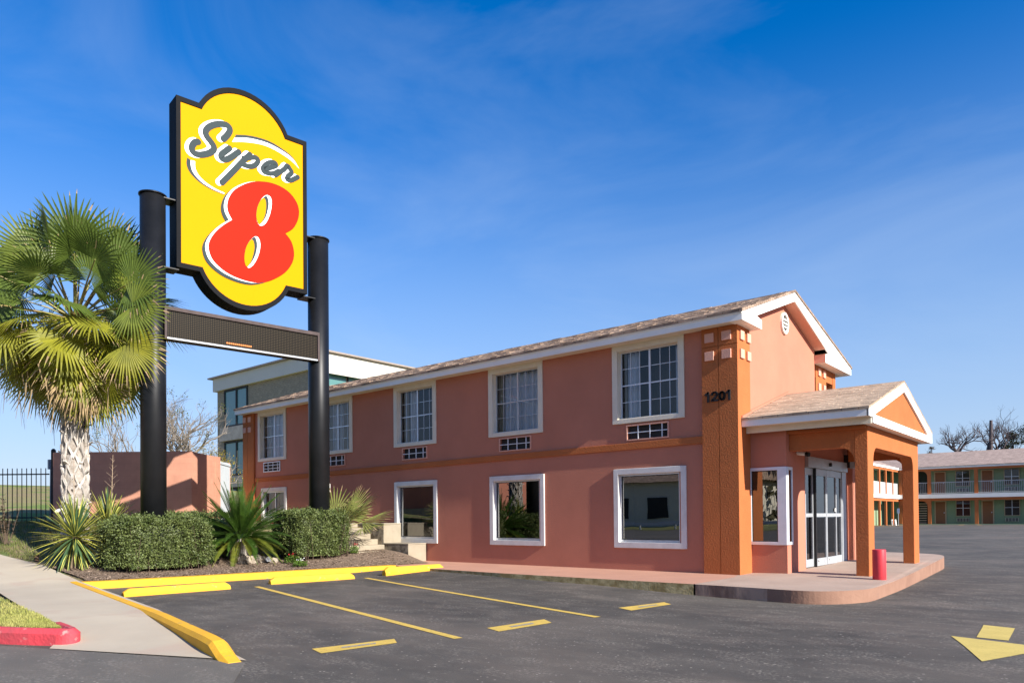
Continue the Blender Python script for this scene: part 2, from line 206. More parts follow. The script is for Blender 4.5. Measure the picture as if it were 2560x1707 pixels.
SIGN = """{"strokes":[[[[-0.53,10.558],[-0.503,10.592],[-0.465,10.641],[-0.432,10.691],[-0.405,10.739],[-0.382,10.789],[-0.371,10.832],[-0.377,10.869],[-0.396,10.9],[-0.424,10.92],[-0.463,10.926],[-0.511,10.921],[-0.563,10.909],[-0.617,10.892],[-0.673,10.868],[-0.728,10.839],[-0.782,10.804],[-0.834,10.763],[-0.878,10.72],[-0.912,10.676],[-0.938,10.629],[-0.952,10.586],[-0.951,10.548],[-0.938,10.513],[-0.919,10.48],[-0.893,10.449],[-0.861,10.421],[-0.832,10.392],[-0.805,10.363],[-0.781,10.333],[-0.764,10.303],[-0.755,10.274],[-0.753,10.245],[-0.765,10.213],[-0.793,10.174],[-0.834,10.133],[-0.88,10.095],[-0.934,10.061],[-0.993,10.029],[-1.048,10.005],[-1.097,9.99],[-1.142,9.982],[-1.18,9.982],[-1.213,9.992],[-1.24,10.01],[-1.259,10.034],[-1.268,10.064],[-1.268,10.099],[-1.261,10.136],[-1.246,10.174],[-1.223,10.214],[-1.199,10.246],[-1.173,10.267],[-1.146,10.28],[-1.126,10.288]],0.146],[[[-0.384,10.382],[-0.414,10.35],[-0.457,10.304],[-0.496,10.26],[-0.532,10.22],[-0.566,10.181],[-0.587,10.146],[-0.591,10.114],[-0.582,10.087],[-0.566,10.068],[-0.543,10.061],[-0.511,10.062],[-0.476,10.074],[-0.439,10.096],[-0.399,10.128],[-0.357,10.165],[-0.313,10.206],[-0.268,10.252],[-0.23,10.292],[-0.199,10.323],[-0.175,10.348],[-0.158,10.365]],0.14],[[[0.122,10.393],[0.073,10.333],[0.002,10.247],[-0.074,10.15],[-0.151,10.045],[-0.233,9.931],[-0.317,9.817],[-0.41,9.693],[-0.504,9.571],[-0.569,9.485]],0.135],[[[-0.037,10.248],[0.006,10.269],[0.069,10.298],[0.129,10.324],[0.183,10.344],[0.235,10.36],[0.276,10.364],[0.303,10.351],[0.32,10.325],[0.323,10.292],[0.309,10.252],[0.281,10.206],[0.245,10.166],[0.202,10.134],[0.151,10.108],[0.099,10.091],[0.041,10.085],[-0.018,10.087],[-0.06,10.09]],0.123],[[[0.527,10.161],[0.57,10.186],[0.631,10.221],[0.686,10.255],[0.731,10.283],[0.77,10.309],[0.793,10.334],[0.793,10.361],[0.777,10.386],[0.747,10.397],[0.702,10.389],[0.644,10.367],[0.588,10.334],[0.535,10.286],[0.485,10.226],[0.453,10.174],[0.446,10.132],[0.458,10.097],[0.482,10.074],[0.52,10.067],[0.569,10.071],[0.617,10.079],[0.658,10.087],[0.698,10.099],[0.738,10.117],[0.784,10.149],[0.829,10.187],[0.861,10.215]],0.115],[[[0.776,10.085],[0.801,10.109],[0.836,10.144],[0.876,10.182],[0.922,10.225],[0.973,10.271],[1.016,10.315],[1.047,10.362],[1.071,10.406],[1.095,10.43],[1.119,10.421],[1.143,10.393],[1.165,10.362],[1.188,10.337],[1.208,10.311],[1.211,10.28],[1.185,10.241],[1.143,10.198],[1.109,10.158],[1.09,10.122],[1.081,10.09],[1.085,10.069],[1.109,10.062],[1.147,10.066],[1.187,10.077],[1.224,10.099],[1.263,10.129],[1.298,10.156],[1.329,10.181],[1.358,10.203],[1.377,10.218]],0.118]],"ud":[[[-0.228,10.769],[-0.134,10.798],[0.002,10.838],[0.147,10.87],[0.292,10.89],[0.445,10.901],[0.591,10.9],[0.727,10.882],[0.855,10.851],[0.972,10.815],[1.078,10.778],[1.171,10.736],[1.253,10.683],[1.325,10.603],[1.386,10.511],[1.427,10.445]],[[-0.256,10.688],[-0.167,10.719],[-0.038,10.762],[0.103,10.797],[0.25,10.82],[0.409,10.835],[0.561,10.838],[0.701,10.826],[0.835,10.802],[0.957,10.772],[1.065,10.741],[1.161,10.705],[1.245,10.658],[1.32,10.587],[1.383,10.504],[1.427,10.445]]],"uw":[[[-0.256,10.688],[-0.167,10.719],[-0.038,10.762],[0.103,10.797],[0.25,10.82],[0.409,10.835],[0.561,10.838],[0.701,10.826],[0.835,10.802],[0.957,10.772],[1.065,10.741],[1.161,10.705],[1.245,10.658],[1.32,10.587],[1.383,10.504],[1.427,10.445]],[[-0.32,10.559],[-0.221,10.593],[-0.077,10.642],[0.073,10.683],[0.218,10.714],[0.368,10.739],[0.515,10.749],[0.658,10.74],[0.798,10.716],[0.925,10.687],[1.038,10.655],[1.139,10.618],[1.229,10.578],[1.31,10.53],[1.379,10.48],[1.427,10.445]]],"ld":[[[-1.37,9.834],[-1.378,9.799],[-1.388,9.749],[-1.39,9.698],[-1.383,9.649],[-1.368,9.598],[-1.346,9.549],[-1.314,9.504],[-1.275,9.462],[-1.228,9.422],[-1.175,9.383],[-1.113,9.346],[-1.044,9.313],[-0.965,9.284],[-0.878,9.258],[-0.789,9.238],[-0.691,9.224],[-0.592,9.216],[-0.522,9.211]],[[-1.293,9.798],[-1.294,9.762],[-1.295,9.712],[-1.29,9.662],[-1.281,9.617],[-1.265,9.572],[-1.241,9.527],[-1.205,9.482],[-1.16,9.437],[-1.11,9.397],[-1.057,9.362],[-0.999,9.333],[-0.937,9.307],[-0.868,9.285],[-0.794,9.266],[-0.721,9.251],[-0.645,9.239],[-0.57,9.232],[-0.518,9.227]]],"lw":[[[-1.293,9.798],[-1.294,9.762],[-1.295,9.712],[-1.29,9.662],[-1.281,9.617],[-1.265,9.572],[-1.241,9.527],[-1.205,9.482],[-1.16,9.437],[-1.11,9.397],[-1.057,9.362],[-0.999,9.333],[-0.937,9.307],[-0.868,9.285],[-0.794,9.266],[-0.721,9.251],[-0.645,9.239],[-0.57,9.232],[-0.518,9.227]],[[-1.194,9.802],[-1.195,9.766],[-1.196,9.715],[-1.192,9.666],[-1.182,9.623],[-1.168,9.583],[-1.146,9.543],[-1.116,9.504],[-1.079,9.467],[-1.037,9.433],[-0.99,9.402],[-0.939,9.374],[-0.883,9.348],[-0.822,9.325],[-0.758,9.304],[-0.693,9.287],[-0.624,9.274],[-0.556,9.264],[-0.508,9.258]]],"r8":[[0.31,9.782],[0.38,9.799],[0.482,9.823],[0.586,9.841],[0.686,9.847],[0.789,9.845],[0.888,9.834],[0.983,9.812],[1.073,9.779],[1.155,9.736],[1.228,9.68],[1.291,9.612],[1.342,9.542],[1.375,9.471],[1.395,9.397],[1.404,9.32],[1.4,9.238],[1.385,9.152],[1.36,9.069],[1.327,8.988],[1.284,8.909],[1.233,8.837],[1.162,8.769],[1.081,8.707],[1.025,8.665],[1.071,8.623],[1.135,8.562],[1.189,8.489],[1.224,8.403],[1.249,8.306],[1.26,8.21],[1.257,8.119],[1.239,8.03],[1.207,7.94],[1.158,7.845],[1.094,7.75],[1.019,7.661],[0.929,7.578],[0.829,7.5],[0.733,7.433],[0.651,7.381],[0.574,7.34],[0.494,7.305],[0.407,7.272],[0.316,7.245],[0.219,7.228],[0.114,7.222],[0.004,7.224],[-0.106,7.235],[-0.215,7.252],[-0.322,7.275],[-0.423,7.307],[-0.516,7.346],[-0.602,7.393],[-0.678,7.445],[-0.743,7.497],[-0.797,7.554],[-0.839,7.619],[-0.872,7.695],[-0.893,7.779],[-0.901,7.86],[-0.892,7.935],[-0.869,8.006],[-0.838,8.078],[-0.797,8.152],[-0.747,8.227],[-0.693,8.299],[-0.634,8.367],[-0.572,8.434],[-0.51,8.495],[-0.444,8.553],[-0.379,8.607],[-0.334,8.644],[-0.36,8.683],[-0.396,8.738],[-0.426,8.797],[-0.443,8.853],[-0.452,8.912],[-0.453,8.976],[-0.443,9.047],[-0.424,9.123],[-0.396,9.197],[-0.36,9.268],[-0.316,9.338],[-0.265,9.404],[-0.206,9.465],[-0.141,9.522],[-0.076,9.573],[-0.012,9.62],[0.051,9.661],[0.116,9.698],[0.187,9.732],[0.259,9.761]],"w8":[[0.228,9.753],[0.298,9.77],[0.399,9.794],[0.503,9.811],[0.602,9.817],[0.704,9.816],[0.803,9.805],[0.897,9.782],[0.986,9.75],[1.068,9.707],[1.14,9.65],[1.204,9.583],[1.253,9.513],[1.287,9.442],[1.307,9.369],[1.315,9.292],[1.311,9.21],[1.296,9.125],[1.272,9.042],[1.239,8.961],[1.196,8.882],[1.145,8.81],[1.074,8.742],[0.995,8.681],[0.939,8.639],[0.984,8.597],[1.048,8.536],[1.102,8.464],[1.137,8.378],[1.162,8.281],[1.173,8.185],[1.169,8.095],[1.152,8.006],[1.12,7.916],[1.071,7.822],[1.007,7.727],[0.933,7.638],[0.844,7.555],[0.744,7.477],[0.649,7.411],[0.568,7.359],[0.491,7.319],[0.411,7.283],[0.324,7.251],[0.234,7.224],[0.138,7.207],[0.034,7.201],[-0.076,7.204],[-0.185,7.214],[-0.293,7.231],[-0.4,7.255],[-0.5,7.286],[-0.593,7.326],[-0.679,7.373],[-0.754,7.424],[-0.818,7.477],[-0.872,7.533],[-0.914,7.598],[-0.947,7.674],[-0.968,7.758],[-0.975,7.839],[-0.967,7.912],[-0.944,7.984],[-0.913,8.055],[-0.872,8.129],[-0.822,8.204],[-0.769,8.275],[-0.711,8.344],[-0.648,8.41],[-0.587,8.471],[-0.521,8.529],[-0.457,8.582],[-0.412,8.619],[-0.438,8.658],[-0.474,8.713],[-0.503,8.772],[-0.52,8.828],[-0.529,8.886],[-0.53,8.95],[-0.52,9.021],[-0.501,9.097],[-0.474,9.171],[-0.438,9.242],[-0.394,9.311],[-0.343,9.377],[-0.285,9.438],[-0.221,9.494],[-0.156,9.546],[-0.092,9.592],[-0.029,9.633],[0.035,9.67],[0.106,9.703],[0.178,9.733]],"d8":[[0.154,9.685],[0.224,9.702],[0.324,9.726],[0.427,9.742],[0.526,9.748],[0.628,9.746],[0.726,9.735],[0.819,9.712],[0.908,9.68],[0.989,9.636],[1.061,9.58],[1.124,9.513],[1.174,9.443],[1.207,9.372],[1.227,9.299],[1.235,9.222],[1.231,9.14],[1.216,9.056],[1.192,8.973],[1.159,8.892],[1.117,8.814],[1.066,8.742],[0.996,8.675],[0.917,8.614],[0.861,8.572],[0.906,8.53],[0.97,8.469],[1.023,8.397],[1.058,8.311],[1.083,8.215],[1.094,8.119],[1.09,8.029],[1.073,7.94],[1.041,7.851],[0.992,7.757],[0.929,7.663],[0.855,7.574],[0.767,7.492],[0.667,7.414],[0.573,7.349],[0.492,7.297],[0.416,7.257],[0.336,7.222],[0.25,7.19],[0.16,7.163],[0.065,7.146],[-0.039,7.14],[-0.148,7.143],[-0.257,7.154],[-0.364,7.171],[-0.471,7.195],[-0.57,7.226],[-0.662,7.266],[-0.748,7.313],[-0.823,7.364],[-0.886,7.417],[-0.94,7.474],[-0.982,7.538],[-1.014,7.614],[-1.035,7.698],[-1.043,7.779],[-1.034,7.852],[-1.011,7.923],[-0.98,7.994],[-0.94,8.068],[-0.89,8.142],[-0.837,8.214],[-0.779,8.282],[-0.717,8.347],[-0.656,8.408],[-0.591,8.466],[-0.527,8.519],[-0.482,8.556],[-0.508,8.594],[-0.544,8.65],[-0.573,8.708],[-0.59,8.764],[-0.599,8.822],[-0.6,8.886],[-0.59,8.957],[-0.571,9.032],[-0.544,9.106],[-0.508,9.177],[-0.464,9.246],[-0.414,9.311],[-0.356,9.372],[-0.292,9.428],[-0.227,9.479],[-0.164,9.525],[-0.101,9.566],[-0.038,9.602],[0.033,9.636],[0.104,9.665]],"h1":[[0.554,9.506],[0.603,9.501],[0.644,9.47],[0.664,9.405],[0.667,9.311],[0.653,9.185],[0.622,9.046],[0.571,8.905],[0.511,8.784],[0.45,8.717],[0.392,8.685],[0.349,8.685],[0.314,8.713],[0.287,8.766],[0.27,8.835],[0.263,8.907],[0.267,8.987],[0.282,9.079],[0.307,9.171],[0.338,9.252],[0.376,9.325],[0.419,9.392],[0.465,9.447],[0.51,9.486]],"h1d":[[0.495,9.459],[0.53,9.473],[0.554,9.453],[0.577,9.4],[0.589,9.328],[0.588,9.256],[0.573,9.168],[0.546,9.046],[0.502,8.917],[0.423,8.783],[0.343,8.697],[0.297,8.743],[0.27,8.835],[0.261,8.908],[0.267,8.987],[0.282,9.079],[0.307,9.171],[0.336,9.251],[0.376,9.325],[0.436,9.402]],"h1y":[[0.445,9.403],[0.479,9.398],[0.504,9.362],[0.517,9.298],[0.519,9.211],[0.511,9.103],[0.492,8.991],[0.461,8.898],[0.422,8.818],[0.377,8.742],[0.334,8.703],[0.3,8.745],[0.276,8.817],[0.266,8.879],[0.267,8.949],[0.277,9.037],[0.297,9.13],[0.328,9.221],[0.366,9.303],[0.406,9.366]],"h2":[[0.244,8.385],[0.285,8.388],[0.322,8.366],[0.351,8.309],[0.366,8.227],[0.362,8.126],[0.34,8.01],[0.297,7.876],[0.241,7.748],[0.172,7.644],[0.105,7.574],[0.062,7.558],[0.029,7.576],[-0.004,7.616],[-0.028,7.676],[-0.038,7.754],[-0.037,7.845],[-0.022,7.945],[0.002,8.043],[0.033,8.122],[0.07,8.192],[0.118,8.265],[0.167,8.327],[0.207,8.365]],"h2d":[[0.186,8.345],[0.22,8.363],[0.244,8.346],[0.268,8.297],[0.283,8.226],[0.284,8.145],[0.272,8.051],[0.247,7.943],[0.203,7.825],[0.12,7.679],[0.038,7.574],[-0.005,7.599],[-0.028,7.676],[-0.039,7.755],[-0.037,7.845],[-0.022,7.945],[0.002,8.043],[0.031,8.121],[0.07,8.192],[0.129,8.278]],"h2y":[[0.138,8.281],[0.17,8.277],[0.195,8.242],[0.21,8.177],[0.214,8.094],[0.204,8.009],[0.184,7.916],[0.154,7.81],[0.116,7.709],[0.066,7.622],[0.019,7.574],[-0.012,7.606],[-0.032,7.676],[-0.04,7.754],[-0.037,7.845],[-0.021,7.946],[0.002,8.043],[0.032,8.119],[0.066,8.182],[0.102,8.243]]}"""
# ------------------------------------------------------------------ camera (solved from the building's own lines)
f_, pitch, roll, yaw = 1814.8475, .01170472, -.00898330, .69977964
O = Vector((5.97758, -14.35, 1.33891))
cy_, sy_ = math.cos(yaw), math.sin(yaw)
fw = Vector((-sy_, cy_, 0)); rt = Vector((cy_, sy_, 0)); up = Vector((0, 0, 1))
fw2 = fw*math.cos(pitch)+up*math.sin(pitch); up2 = -fw*math.sin(pitch)+up*math.cos(pitch)
rt3 = rt*math.cos(roll)+up2*math.sin(roll); up3 = -rt*math.sin(roll)+up2*math.cos(roll)
cam = bpy.data.cameras.new('camera'); co = bpy.data.objects.new('camera', cam); col.objects.link(co)
co.matrix_world = Matrix(((rt3.x, up3.x, -fw2.x, O.x), (rt3.y, up3.y, -fw2.y, O.y), (rt3.z, up3.z, -fw2.z, O.z), (0, 0, 0, 1)))
cam.sensor_width = 36; cam.lens = f_*36/2560; cam.shift_y = 419.225/2560; cam.clip_end = 3000; cam.clip_start = .1
scene.camera = co

# ------------------------------------------------------------------ light
SUN_EL, SUN_AZ = math.radians(28), math.radians(3.2)      # azimuth measured from +x towards -y
sd = Vector((math.cos(SUN_EL)*math.cos(SUN_AZ), -math.cos(SUN_EL)*math.sin(SUN_AZ), math.sin(SUN_EL)))
sun = bpy.data.lights.new('sun', 'SUN'); sun.energy = 5.0; sun.angle = math.radians(.5); sun.color = (1, .945, .86)
so = bpy.data.objects.new('sun', sun); col.objects.link(so)
so.rotation_euler = (-sd).to_track_quat('-Z', 'Y').to_euler(); so.location = (40, 0, 40)
nt = world.node_tree; N = nt.nodes; L = nt.links
bg = N['Background']; sky = N.new('ShaderNodeTexSky'); sky.sky_type = 'NISHITA'; sky.sun_disc = False
sky.sun_elevation = SUN_EL; sky.sun_rotation = math.radians(90)+SUN_AZ; sky.altitude = 200; sky.air_density = 1.0; sky.dust_density = .4; sky.ozone_density = 3.0
hs = N.new('ShaderNodeHueSaturation'); hs.inputs['Saturation'].default_value = 1.42; hs.inputs['Value'].default_value = 1.27
L.new(sky.outputs[0], hs.inputs['Color'])
tc = N.new('ShaderNodeTexCoord')
tint = N.new('ShaderNodeMix'); tint.data_type = 'RGBA'; tint.blend_type = 'MULTIPLY'; tint.inputs['Factor'].default_value = 1; tint.inputs['B'].default_value = (1.22, 1.0, 1.22, 1); L.new(hs.outputs['Color'], tint.inputs['A'])
sx = N.new('ShaderNodeSeparateXYZ'); L.new(tc.outputs['Generated'], sx.inputs[0])          # pale air towards the horizon
er = N.new('ShaderNodeValToRGB'); er.color_ramp.interpolation = 'EASE'; er.color_ramp.elements[0].position = .0; er.color_ramp.elements[0].color = (.80, .80, .80, 1); er.color_ramp.elements[1].position = .55; er.color_ramp.elements[1].color = (0, 0, 0, 1); L.new(sx.outputs['Z'], er.inputs['Fac'])
hz = N.new('ShaderNodeMix'); hz.data_type = 'RGBA'; hz.inputs['B'].default_value = (3.5, 4.7, 6.2, 1); L.new(er.outputs['Color'], hz.inputs['Factor']); L.new(tint.outputs['Result'], hz.inputs['A'])
mp = N.new('ShaderNodeMapping'); mp.inputs['Scale'].default_value = (1.1, 2.6, 5.5); mp.inputs['Rotation'].default_value = (.25, .35, .7); L.new(tc.outputs['Generated'], mp.inputs['Vector'])
nz = N.new('ShaderNodeTexNoise'); nz.inputs['Scale'].default_value = 1.15; nz.inputs['Detail'].default_value = 9; nz.inputs['Roughness'].default_value = .55; nz.inputs['Distortion'].default_value = .7
L.new(mp.outputs[0], nz.inputs['Vector'])
rp = N.new('ShaderNodeValToRGB'); rp.color_ramp.elements[0].position = .46; rp.color_ramp.elements[1].position = .80
rp.color_ramp.elements[1].color = (.19, .19, .19, 1); L.new(nz.outputs['Fac'], rp.inputs['Fac'])
mx = N.new('ShaderNodeMix'); mx.data_type = 'RGBA'; mx.inputs['B'].default_value = (5.2, 6.2, 7.6, 1)
L.new(rp.outputs['Color'], mx.inputs['Factor']); L.new(hz.outputs['Result'], mx.inputs['A'])
L.new(mx.outputs['Result'], bg.inputs['Color']); bg.inputs['Strength'].default_value = .068
scene.view_settings.view_transform = 'Standard'; scene.view_settings.look = 'None'; scene.view_settings.exposure = .98; scene.view_settings.gamma = 1

# ------------------------------------------------------------------ terrain
def ss(a, b, x):
    t = min(1, max(0, (x-a)/(b-a))); return t*t*(3-2*t)
def H(x, y):
    """parking lot surface"""
    z = .08*math.exp(-((x+6.5)/3)**2-((y+1.8)/1.5)**2)
    z -= .08*ss(-2.5, 1, x)*ss(-6, -3, y)*(1-ss(12, 25, y))
    z += .43*ss(12, 44, y)*ss(-30, -10, x)
    if x < -9.95: z -= .5*ss(0, 2, -9.95-x)
    return z
def xk(y): return -9.62+(max(-8.6, min(y, 0))+6.98)*.192          # back edge of the long kerb
def T(x, y):
    """bank, bed and ramp west of the kerb"""
    s = xk(y)-x
    if s < 0: return (.135+.03*s/5.6 if s > -5.6 else max(0., .105*(9.4+s)/3.8))*ss(0, 1.0, (y-yroad(x))*.93)
    z = .13+.1*s+.2*ss(4, 9, s)
    z = min(z, 1.33)
    z += .15*ss(-4.5, -1.8, y)*ss(0, 1.2, s)*(1-ss(4, 7, s))
    if s < 3: z *= 1
    if s > 15: z += .092*(min(s, 42)-15)-.05*max(0, s-46)
    return z
def yroad(x): return -10.77+.383*(x+.45)
KP = [(.6, -10.95), (-.40, -10.72), (-2.4, -10.27), (-4.32, -9.83), (-7, -9.36), (-10.05, -8.83), (-12, -8.6)]
def ykerb(x):
    for (x0, y0), (x1, y1) in zip(KP, KP[1:]):
        if x1 <= x <= x0: return y0+(y1-y0)*(x-x0)/(x1-x0)
    return KP[-1][1]
def grid(name, xs, fy0, fy1, ny, fz, mat, dz=0):
    b = MB(); rows = []
    for x in xs:
        a, c = fy0(x), fy1(x)
        rows.append(b.add([(x, a+(c-a)*j/ny, fz(x, a+(c-a)*j/ny)+dz) for j in range(ny+1)]))
    for i in range(len(xs)-1):
        for j in range(ny):
            q = [rows[i]+j, rows[i+1]+j, rows[i+1]+j+1, rows[i]+j+1]
            if xs[i] > xs[i+1]: q = q[::-1]
            b.f.append(q); b.m.append(0)
    return b.build(name, mat, smooth=True)
def lin(a, b, n): return [a+(b-a)*i/n for i in range(n+1)]

def asphalt(name, dark, light, brown):
    m = bpy.data.materials.new(name); m.use_nodes = True; nt = m.node_tree; N = nt.nodes; L = nt.links
    b = N['Principled BSDF']; b.inputs['Roughness'].default_value = .82; b.inputs['Specular IOR Level'].default_value = .35
    g = N.new('ShaderNodeNewGeometry'); P = g.outputs['Position']
    def noise(sc, det=8, ro=.6, st=None, dist=0):
        v = P
        if st:
            mp = N.new('ShaderNodeMapping'); mp.inputs['Scale'].default_value = st; mp.inputs['Rotation'].default_value = (0, 0, .5); L.new(P, mp.inputs[0]); v = mp.outputs[0]
        n = N.new('ShaderNodeTexNoise'); n.inputs['Scale'].default_value = sc; n.inputs['Detail'].default_value = det; n.inputs['Roughness'].default_value = ro; n.inputs['Distortion'].default_value = dist
        L.new(v, n.inputs['Vector']); return n.outputs['Fac']
    def ramp(f, a, bb):
        r = N.new('ShaderNodeMapRange'); r.inputs['From Min'].default_value = a; r.inputs['From Max'].default_value = bb; L.new(f, r.inputs['Value']); return r.outputs['Result']
    def mix(f, A, B):
        x = N.new('ShaderNodeMix'); x.data_type = 'RGBA'; L.new(f, x.inputs['Factor'])
        for s, c in (('A', A), ('B', B)):
            if isinstance(c, tuple): x.inputs[s].default_value = (*c, 1)
            else: L.new(c, x.inputs[s])
        return x.outputs['Result']
    c = mix(ramp(noise(.28, 8, .66, dist=.8), .38, .62), dark, light)
    c = mix(ramp(noise(.16, 7, .65, (1, 2.2, 1)), .48, .66), c, brown)
    dust = N.new('ShaderNodeMath'); dust.operation = 'MULTIPLY'
    L.new(ramp(noise(1.3, 10, .7, (1, 1.8, 1), .5), .46, .70), dust.inputs[0]); L.new(ramp(noise(30, 4, .7), .47, .62), dust.inputs[1])
    c = mix(dust.outputs[0], c, (.25, .22, .18))
    v = N.new('ShaderNodeTexVoronoi'); v.inputs['Scale'].default_value = 34; L.new(P, v.inputs['Vector'])
    gl = N.new('ShaderNodeSeparateColor'); L.new(v.outputs['Color'], gl.inputs[0])
    st = N.new('ShaderNodeMath'); st.operation = 'MULTIPLY'
    L.new(ramp(gl.outputs[0], .965, .985), st.inputs[0]); L.new(ramp(v.outputs['Distance'], .42, .3), st.inputs[1])
    c = mix(st.outputs[0], c, (.28, .25, .21))
    v2 = N.new('ShaderNodeTexVoronoi'); v2.inputs['Scale'].default_value = 4.5; L.new(P, v2.inputs['Vector'])
    c = mix(ramp(v2.outputs['Distance'], .03, .018), c, (.34, .32, .28))
    L.new(c, b.inputs['Base Color'])
    bp = N.new('ShaderNodeBump'); bp.inputs['Strength'].default_value = .55; bp.inputs['Distance'].default_value = .012
    L.new(noise(75, 4, .7), bp.inputs['Height']); L.new(bp.outputs['Normal'], b.inputs['Normal'])
    return m
m_asph = asphalt('worn asphalt', (.052, .047, .040), (.090, .080, .066), (.115, .095, .076))
m_road = asphalt('street asphalt', (.100, .091, .076), (.128, .116, .096), (.145, .122, .098))
m_soil = M('dry bank soil', (.26, .185, .115), (.19, .16, .075), scale=1.5, detail=12, rough=1, c3=(.12, .15, .045), s3=2.2, t3=.5, bump=.6, bscale=30)
m_field = M('rough field', (.21, .21, .07), (.25, .19, .10), scale=.35, detail=12, rough=1, c3=(.13, .19, .04), s3=.5, t3=.52, bump=1., bscale=9, bdist=.1)
m_mulch = M('mulch ground', (.24, .17, .12), (.14, .10, .07), scale=14, detail=12, rough=1, c3=(.30, .22, .15), s3=36, t3=.60, bump=1., bscale=45, bdist=.03)

xs = lin(-60, -14, 10)+lin(-13, 12, 100)+lin(14, 40, 10)+lin(50, 260, 8)
ys = lin(-150, -24, 10)+lin(-23, 12, 140)+lin(14, 60, 16)+lin(70, 260, 8)
b = MB(); rows = [b.add([(x, y, H(x, y)) for y in ys]) for x in xs]
for i in range(len(xs)-1):
    for j in range(len(ys)-1): b.f.append([rows[i]+j, rows[i+1]+j, rows[i+1]+j+1, rows[i]+j+1]); b.m.append(0)
struct(b.build('parking_lot', m_asph, smooth=True))
# street along the front (its edge runs past the driveway apron)
b = MB(); b.face([(-.35, -10.74, .006), (-60, -33.6, .006), (-60, -52, .006), (120, -46, .006), (120, -18, .006), (9, -17.5, .006), (2.6, -13.6, .006), (.7, -11.5, .006)][::-1])
struct(b.build('street', m_road))
# bank west of the lot, north of the street
bx = lin(-9.97, -24, 60)+lin(-25, -66, 44)+lin(-70, -200, 10)
struct(grid('grass_bank', bx, lambda x: yroad(x)+.06, lambda x: (-.004 if x > -19.3 else 80.), 60, T, m_soil, -.03))
struct(grid('grass_bank', lin(-2.6, -9.97, 24), lambda x: yroad(x)+.06, lambda x: ykerb(x)+.02, 12, T, m_soil, -.03))
b = MB()
yy = lin(-8.62, -.02, 50); sl = lin(0, .6, 4)
struct(grid('far_field', lin(-23.2, -48, 30)+lin(-50, -120, 10), lambda x: yroad(x)+5, lambda x: 60., 80, T, m_field, .012))
# concrete driveway apron / sidewalk
R_ = [(-.42, -10.69), (-2.4, -10.23), (-4.32, -9.79), (-7, -9.32), (-10.0, -8.80), (-12.24, -8.72), (-14.2, -9.0), (-20, -9.6), (-42, -12)]
L_ = [(-2.7, -11.635), (-3.0, -11.48), (-5.39, -11.02), (-7.2, -10.74), (-8.65, -10.51), (-11.5, -10.45), (-14, -10.5), (-20, -11.2), (-42, -13.6)]
def drape(name, A, B, n, fz, mat, dz, k=6, segs=6):
    b = MB(); rows = []
    for (a, c), (a2, c2) in zip(zip(A, B), zip(A[1:], B[1:])):
        for t in range(segs):
            u = t/segs; p = (a[0]+(a2[0]-a[0])*u, a[1]+(a2[1]-a[1])*u); q = (c[0]+(c2[0]-c[0])*u, c[1]+(c2[1]-c[1])*u); rows.append((p, q))
    rows.append((A[-1], B[-1])); idx = []
    for p, q in rows:
        idx.append(b.add([(p[0]+(q[0]-p[0])*j/k, p[1]+(q[1]-p[1])*j/k, fz(p[0]+(q[0]-p[0])*j/k, p[1]+(q[1]-p[1])*j/k)+dz) for j in range(k+1)]))
    for i in range(len(idx)-1):
        for j in range(k): b.f.append([idx[i]+j, idx[i]+j+1, idx[i+1]+j+1, idx[i+1]+j]); b.m.append(0)
    return b.build(name, mat, smooth=True)
struct(drape('sidewalk', L_, R_, 0, T, m_conc, .010))
# apron corner next to the street, between road edge and kerb nose
# mulch bed
A = [(xk(y), y) for y in lin(-8.62, -.75, 16)]; B_ = [(-12.1 if y < -6 else -12.6, y-.05) for y in lin(-8.62, -.75, 16)]
struct(drape('mulch_bed', A, B_, 0, T, m_mulch, .012, k=14, segs=3))
# light path beyond the fence
struct(drape('path', [(-21.6, -9.4), (-20.2, -4.6), (-20.0, -3.0)], [(-23.6, -9.9), (-22.2, -5.0), (-22, -3.4)], 0, T, m_conc, .03))

# ------------------------------------------------------------------ kerbs
def ribbon(b, path, w0, w1, ztop, zbot, m=0, cap=True, bev=.025):
    """kerb along path: w0/w1 = offsets left/right of the path"""
    P = [Vector((p[0], p[1], 0)) for p in path]; secs = []
    for k, p in enumerate(P):
        d = (P[min(k+1, len(P)-1)]-P[max(k-1, 0)]).normalized(); n = Vector((-d.y, d.x, 0))
        zt = ztop[k] if isinstance(ztop, list) else ztop; zb = zbot
        l, r = p+n*w0, p+n*w1; l2, r2 = p+n*(w0-bev*(1 if w0 > w1 else -1)), p+n*(w1+bev*(1 if w0 > w1 else -1))
        secs.append(b.add([(l.x, l.y, zb), (l.x, l.y, zt-bev), (l2.x, l2.y, zt), (r2.x, r2.y, zt), (r.x, r.y, zt-bev), (r.x, r.y, zb)]))
    for a, c in zip(secs, secs[1:]):
        for q in range(5): b.f.append([a+q, a+q+1, c+q+1, c+q]); b.m.append(m)
    if cap:
        b.f.append([secs[0]+q for q in range(6)]); b.m.append(m); b.f.append([secs[-1]+q for q in range(6)][::-1]); b.m.append(m)
b = MB(); pth = [(xk(y)+.155-(.1 if y < -8.6 else 0), y) for y in lin(-8.82, -1.95, 15)]
pth = [(x+random.uniform(-.008, .008), y) for x, y in pth]
ribbon(b, pth, .16, -.16, .145, -.3)
tag(struct(b.build('yellow_kerb', m_yellowkerb)), 'long yellow painted kerb along the front of the mulch bed', 'kerb')
b = MB(); xs_ = lin(-9.98, -.40, 36)
zt = [T(x, ykerb(x)-.05)+.022 if x < -4.6 else .15 for x in xs_]
for i, x in enumerate(xs_):
    if -4.6 <= x < -3.2: zt[i] = .135+.02*ss(-4.6, -3.2, x)
    elif -3.2 <= x < -1.0: zt[i] = .155
    elif x >= -1.0: zt[i] = .155*(1-ss(-1.05, -.38, x)**.8)+.012
